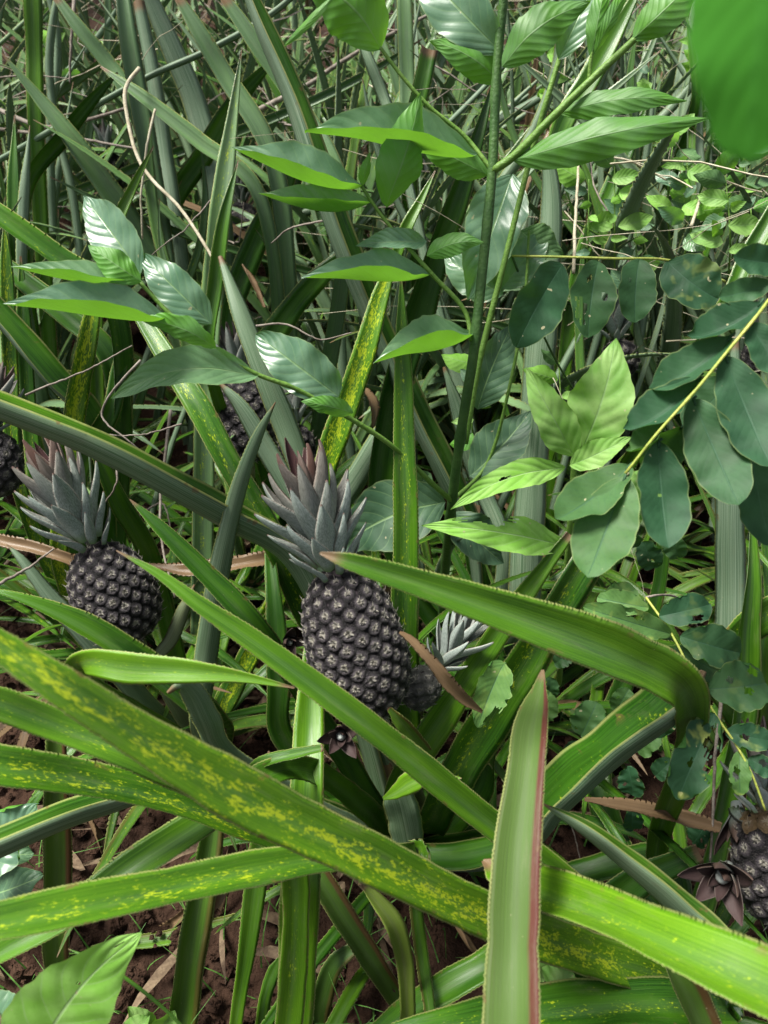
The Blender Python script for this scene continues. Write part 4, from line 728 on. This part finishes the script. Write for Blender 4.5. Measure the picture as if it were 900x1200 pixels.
dry_leaf([(238,1110,1.1,5),(255,1060,1.1,16),(272,990,1.12,18),(280,940,1.15,10)], 'pale straw-coloured dead leaf standing on the soil left of middle', twist=.8)
dry_leaf([(150,1105,1.12,5),(195,1085,1.11,10),(235,1050,1.1,8)], 'thin dead leaf lying on the soil under the flecked leaf', twist=.8)
dry_leaf([(130,1015,1.18,8),(112,975,1.18,12),(98,945,1.18,6)], 'crumpled dead leaf upright on bare soil at left', twist=1.5)
dry_leaf([(560,1120,.96,4),(548,1105,.95,12),(535,1085,.95,8),(520,1060,.96,3)], 'shrivelled brown leaf tip under the yellow-flecked leaf', twist=2.5)
dry_leaf([(310,360,1.4,3),(296,330,1.4,9),(284,310,1.4,4)], 'small dead leaf hanging in the upper left middle', twist=1)
dry_leaf([(437,500,1.15,3),(438,475,1.14,12),(425,455,1.14,9),(412,450,1.15,3)], 'white curled dead leaf beside the flecked leaf', twist=1.0, tone=.0)
dry_leaf([(350,1120,1.05,3),(330,1160,1.08,12),(318,1210,1.1,10)], 'dead blade on dark soil near the bottom', twist=1)
def twig(pts, r, label, mat='twig', r1=None):
    o = tube('dry_twig', pts, r, r1 or r * .5, M[mat], None, n=6, seg=36, wob=.0015); return tag(o, label, 'twig', 'dry twigs and straws')
TW = [([(-20,120,1.7),(53,147,1.6),(100,140,1.55),(160,123,1.5)],.006,'thick grey branch in the upper left tangle'), ([(-10,150,1.7),(60,158,1.6),(160,174,1.5)],.0045,'grey branch running level below the thick one'),
 ([(-10,92,1.6),(33,87,1.55),(85,93,1.5)],.002,'thin dark twig at the left edge near the top'), ([(300,131,1.9),(360,98,1.8),(417,60,1.75),(512,12,1.7)],.0075,'long grey branch rising towards the shrub'),
 ([(88,-10,1.5),(85,40,1.48),(82,98,1.5)],.004,'upright tan reed at the upper left'), ([(30,463,.98),(80,443,.97),(120,425,.96),(155,405,.96)],.0016,'thin pale stick crossing the flecked leaf'),
 ([(165,422,.98),(140,450,.98),(120,487,1.0),(150,515,1.0),(182,540,1.02)],.0018,'forked brown twig above the left fruit'), ([(213,497,1.02),(170,507,1.0),(128,509,1.0)],.0014,'fine twig pointing right above the left fruit'),
 ([(137,545,1.0),(135,570,1.0),(115,600,1.02)],.0016,'hooked grey twig beside the left crown'), ([(-5,687,.86),(30,667,.88),(63,643,.90)],.0022,'grey twig resting against the left fruit crown'),
 ([(253,228,1.3),(225,262,1.3),(178,299,1.3)],.0016,'dark twig slanting above the hanging shrub leaves'), ([(300,382,1.1),(335,380,1.1),(375,398,1.1),(412,390,1.1)],.0018,'pale zigzag straw left of the flecked leaf'),
 ([(392,257,1.2),(340,265,1.25),(318,285,1.3)],.0022,'brown twig left of the shrub branch'), ([(155,610,1.3),(190,590,1.3),(205,650,1.3)],.002,'brown twig in shade above the dry leaf'),
 ([(200,480,1.25),(188,600,1.25),(205,700,1.2)],.003,'brown stalk in shade between the fruits'), ([(640,900,1.0),(668,960,1.05),(685,1030,1.1)],.0014,'thin brown tendril beside the red-edged leaf'),
 ([(850,770,.95),(838,900,.95),(832,1010,.95)],.0028,'grey dead stalk left of the right edge fruit'), ([(740,290,1.3),(700,230,1.3),(690,180,1.35)],.002,'straw stalk under the long shrub leaf')]
for p, r, lb in TW: twig(p, r, lb)
ST = [([(163,80,1.3),(147,103,1.28),(150,143,1.27),(170,197,1.25),(213,243,1.22),(247,297,1.2),(262,330,1.2)],.0036,'bent cream straw hanging across the upper left leaves'), ([(182,128,1.3),(172,170,1.3),(165,230,1.32),(167,280,1.35)],.0024,'upright cream straw beside the bent one'),
 ([(672,320,1.2),(675,230,1.25),(680,165,1.3)],.003,'upright pale straw right of the grey leaf'), ([(690,182,1.3),(745,190,1.3),(790,215,1.3)],.0024,'pale straw bending right below the large shrub leaf'), ([(810,265,1.2),(825,225,1.25),(845,180,1.3)],.0028,'pale straw rising among the weeds at right')]
for p, r, lb in ST: twig(p, r, lb, 'straw', r * .7)
def tangle(name, n, box, r, mat, label, cat, wig=.25, L=.35):
    V, Fc = [], []
    for i in range(n):
        x, y, z = (random.uniform(*b) for b in box); z += rise(y); d = nrm(np.array([random.gauss(0, 1), random.gauss(0, 1) * .6, random.gauss(0, .35)])); P = [np.array([x, y, z])]; l = L * random.uniform(.4, 1.3)
        for k in range(7): d = nrm(d + np.array([random.gauss(0, wig), random.gauss(0, wig), random.gauss(0, wig * .7)])); P.append(P[-1] + d * l / 7)
        for q in P: q[2] = max(q[2], .01)
        rv, rf = tube_geo(P, r * random.uniform(.5, 1.4) * np.linspace(1, .4, 8), 4); o0 = len(V); V.extend(rv.tolist()); Fc.extend([tuple(a + o0 for a in f) for f in rf])
    me = bpy.data.meshes.new(name); me.from_pydata(V, [], Fc); me.materials.append(M[mat]); me.update(); return tag(place(name, me), label, cat, kind='stuff')
tangle('straw_tangle', 420, ((-1.9, 1.9), (1.65, 3.6), (.25, .95)), .0013, 'straw', 'tangle of cream dry grass stems caught among the upper plants', 'dry grass')
tangle('twig_tangle', 420, ((-2.0, 2.0), (1.65, 3.8), (.2, .95)), .0018, 'twig', 'tangle of thin grey twigs between the upper plants', 'dry twigs')
tangle('straw_tangle', 120, ((.15, 1.3), (1.15, 2.0), (.45, .85)), .0011, 'straw', 'pale dry stems tangled among the weeds at upper right', 'dry grass', wig=.18, L=.45)
tangle('vine_tangle', 160, ((-.1, 1.6), (1.7, 3.2), (.3, .8)), .0012, 'stem', 'thin green vine stems through the weeds at upper right', 'vine stems')
# ------------------------------------------------------------------ soil, clods, litter, grass
ax = np.r_[np.linspace(-60, -3, 14), np.linspace(-2.6, 2.6, 175), np.linspace(3, 60, 14)]; ay = np.r_[np.linspace(-40, -.6, 8), np.linspace(-.4, 3.2, 120), np.linspace(3.5, 120, 20)]
from mathutils import noise as mn
V = []
for y in ay:
    for x in ax:
        near = 1 if abs(x) < 2.7 and -.5 < y < 3.3 else 0
        z = near * (.030 * mn.noise(Vector((x * 3, y * 3, 0))) + .018 * mn.noise(Vector((x * 11, y * 11, 3))) + .010 * mn.noise(Vector((x * 30, y * 30, 7)))) + rise(y); V.append((x, y, z))
nx_ = len(ax); Fc = [(j * nx_ + i, j * nx_ + i + 1, (j + 1) * nx_ + i + 1, (j + 1) * nx_ + i) for j in range(len(ay) - 1) for i in range(nx_ - 1)]
gme = mesh('ground', V, Fc, None, None, M['soil']); tag(place('ground', gme), 'dark brown crumbly soil under the pineapple plants', None, kind='structure')
def scatter(name, n, fn, mat, label, cat):
    V, Fc = [], []
    for i in range(n):
        v, f = fn(); o0 = len(V); V.extend(v); Fc.extend([tuple(a + o0 for a in q) for q in f])
    me = mesh(name, V, Fc, None, None, M[mat], smooth=False); tag(place(name, me), label, cat, kind='stuff')
def clod():
    x, y = random.uniform(-1.2, 1.2), random.uniform(.35, 1.4); s = .003 + .013 * random.random() ** 3; V = []; 
    for dx, dy, dz in ((0, 0, 1), (1, 0, .2), (.3, .9, .1), (-.8, .6, .2), (-.8, -.6, .1), (.3, -.9, .2), (0, 0, -.6)): V.append((x + s * (dx + random.uniform(-.3, .3)), y + s * (dy + random.uniform(-.3, .3)), .012 + s * (dz + random.uniform(-.2, .2)) * .8))
    return V, [(0, 1 + k, 1 + (k + 1) % 5) for k in range(5)] + [(6, 1 + (k + 1) % 5, 1 + k) for k in range(5)]
scatter('soil_clods', 8000, clod, 'soil', 'loose crumbs and clods on the bare soil', 'soil')
def litter():
    x, y = random.uniform(-1.5, 1.5), random.uniform(.35, 1.6); a = random.random() * 6.28; L = random.uniform(.03, .16); w_ = random.uniform(.003, .010); z = .02 + random.random() * .03; V = []; c, s = math.cos(a), math.sin(a)
    for k in range(5):
        f = k / 4; ww = w_ * math.sin(math.pi * (.1 + .85 * f)); zz = z + .02 * math.sin(f * 4 + a) + random.uniform(0, .006)
        for sg in (-1, 1): V.append((x + c * L * f - s * ww * sg, y + s * L * f + c * ww * sg, zz + sg * .003))
    return V, [(2 * k, 2 * k + 1, 2 * k + 3, 2 * k + 2) for k in range(4)]
scatter('leaf_litter', 550, litter, 'litter', 'shreds of dead leaves littering the soil', 'leaf litter')
def gblade():
    g0 = random.choice([(ground(400, 1190), .12), (ground(20, 1170), .12), (ground(740, 1100), .2), (ground(350, 1000), .3), (np.array([.5, 2.2, 0]), .6)]); x, y = g0[0][0] + random.gauss(0, g0[1]), g0[0][1] + random.gauss(0, g0[1]); a = random.random() * 6.28; L = random.uniform(.04, .14); V = []; c, s = math.cos(a), math.sin(a); b = random.uniform(.3, 1.0)
    for k in range(5):
        f = k / 4; ww = .0016 * (1 - f * .9); 
        for sg in (-1, 1): V.append((x + c * L * f * f * b - s * ww * sg, y + s * L * f * f * b + c * ww * sg, L * f * (1 - .3 * f * b)))
    return V, [(2 * k, 2 * k + 1, 2 * k + 3, 2 * k + 2) for k in range(4)]
scatter('grass', 420, gblade, 'grass', 'thin grass blades sprouting between the plants', 'grass')
for pts, wpx, lb in [([(305,1215,.95),(312,1165,.93),(328,1120,.93)], 15, 'wide green grass blade left of the upright pale leaf at the bottom'), ([(225,1215,.62),(190,1180,.62),(130,1135,.62),(80,1112,.63)], 4, 'thin grass stem lying across the lime leaf at bottom left')]:
    P = np.array([[*at(*p), wpx * p[2] / F / 2] for p in pts]); D, L = resample(spline(P, 40), 40); D[-6:, 3] *= np.linspace(1, .1, 6); Q, N, hw = hero_frame(D[:, :3], D[:, 3], 10, R(10), 0)
    o = place('grass_blade', strap_mesh('grass_blade', Q, N, hw, R(10), tooth=.01, th=0.0002, nx=4, thick=.0006)); props(o, tone=.2); tag(o, lb, 'grass blade')
# a bank of scrub closing the view behind the plot
Vb, Fb = [], []
for i in range(7000):
    x, y, z = random.uniform(-6, 6), random.uniform(5.6, 6.6), random.uniform(.8, 3.4); a, b_ = random.random() * 6.28, random.uniform(-1, 1); s = random.uniform(.05, .13); u_ = np.array([math.cos(a), math.sin(a) * .5, b_]) * s; v_ = np.array([-math.sin(a) * .3, .3, .4]) * s * .5; p = np.array([x, y, z]); o0 = len(Vb)
    Vb += [tuple(p - u_), tuple(p + v_), tuple(p + u_), tuple(p - v_)]; Fb.append((o0, o0 + 1, o0 + 2, o0 + 3))
tag(place('scrub', mesh('scrub', Vb, Fb, None, None, M['grass'], smooth=False)), 'mass of green scrub closing the view behind the plot', 'scrub', kind='stuff')
print('OBJECTS', len(bpy.data.objects), 'TRIS', sum(len(o.data.loop_triangles) if False else len(o.data.polygons) for o in bpy.data.objects if o.type == 'MESH'))
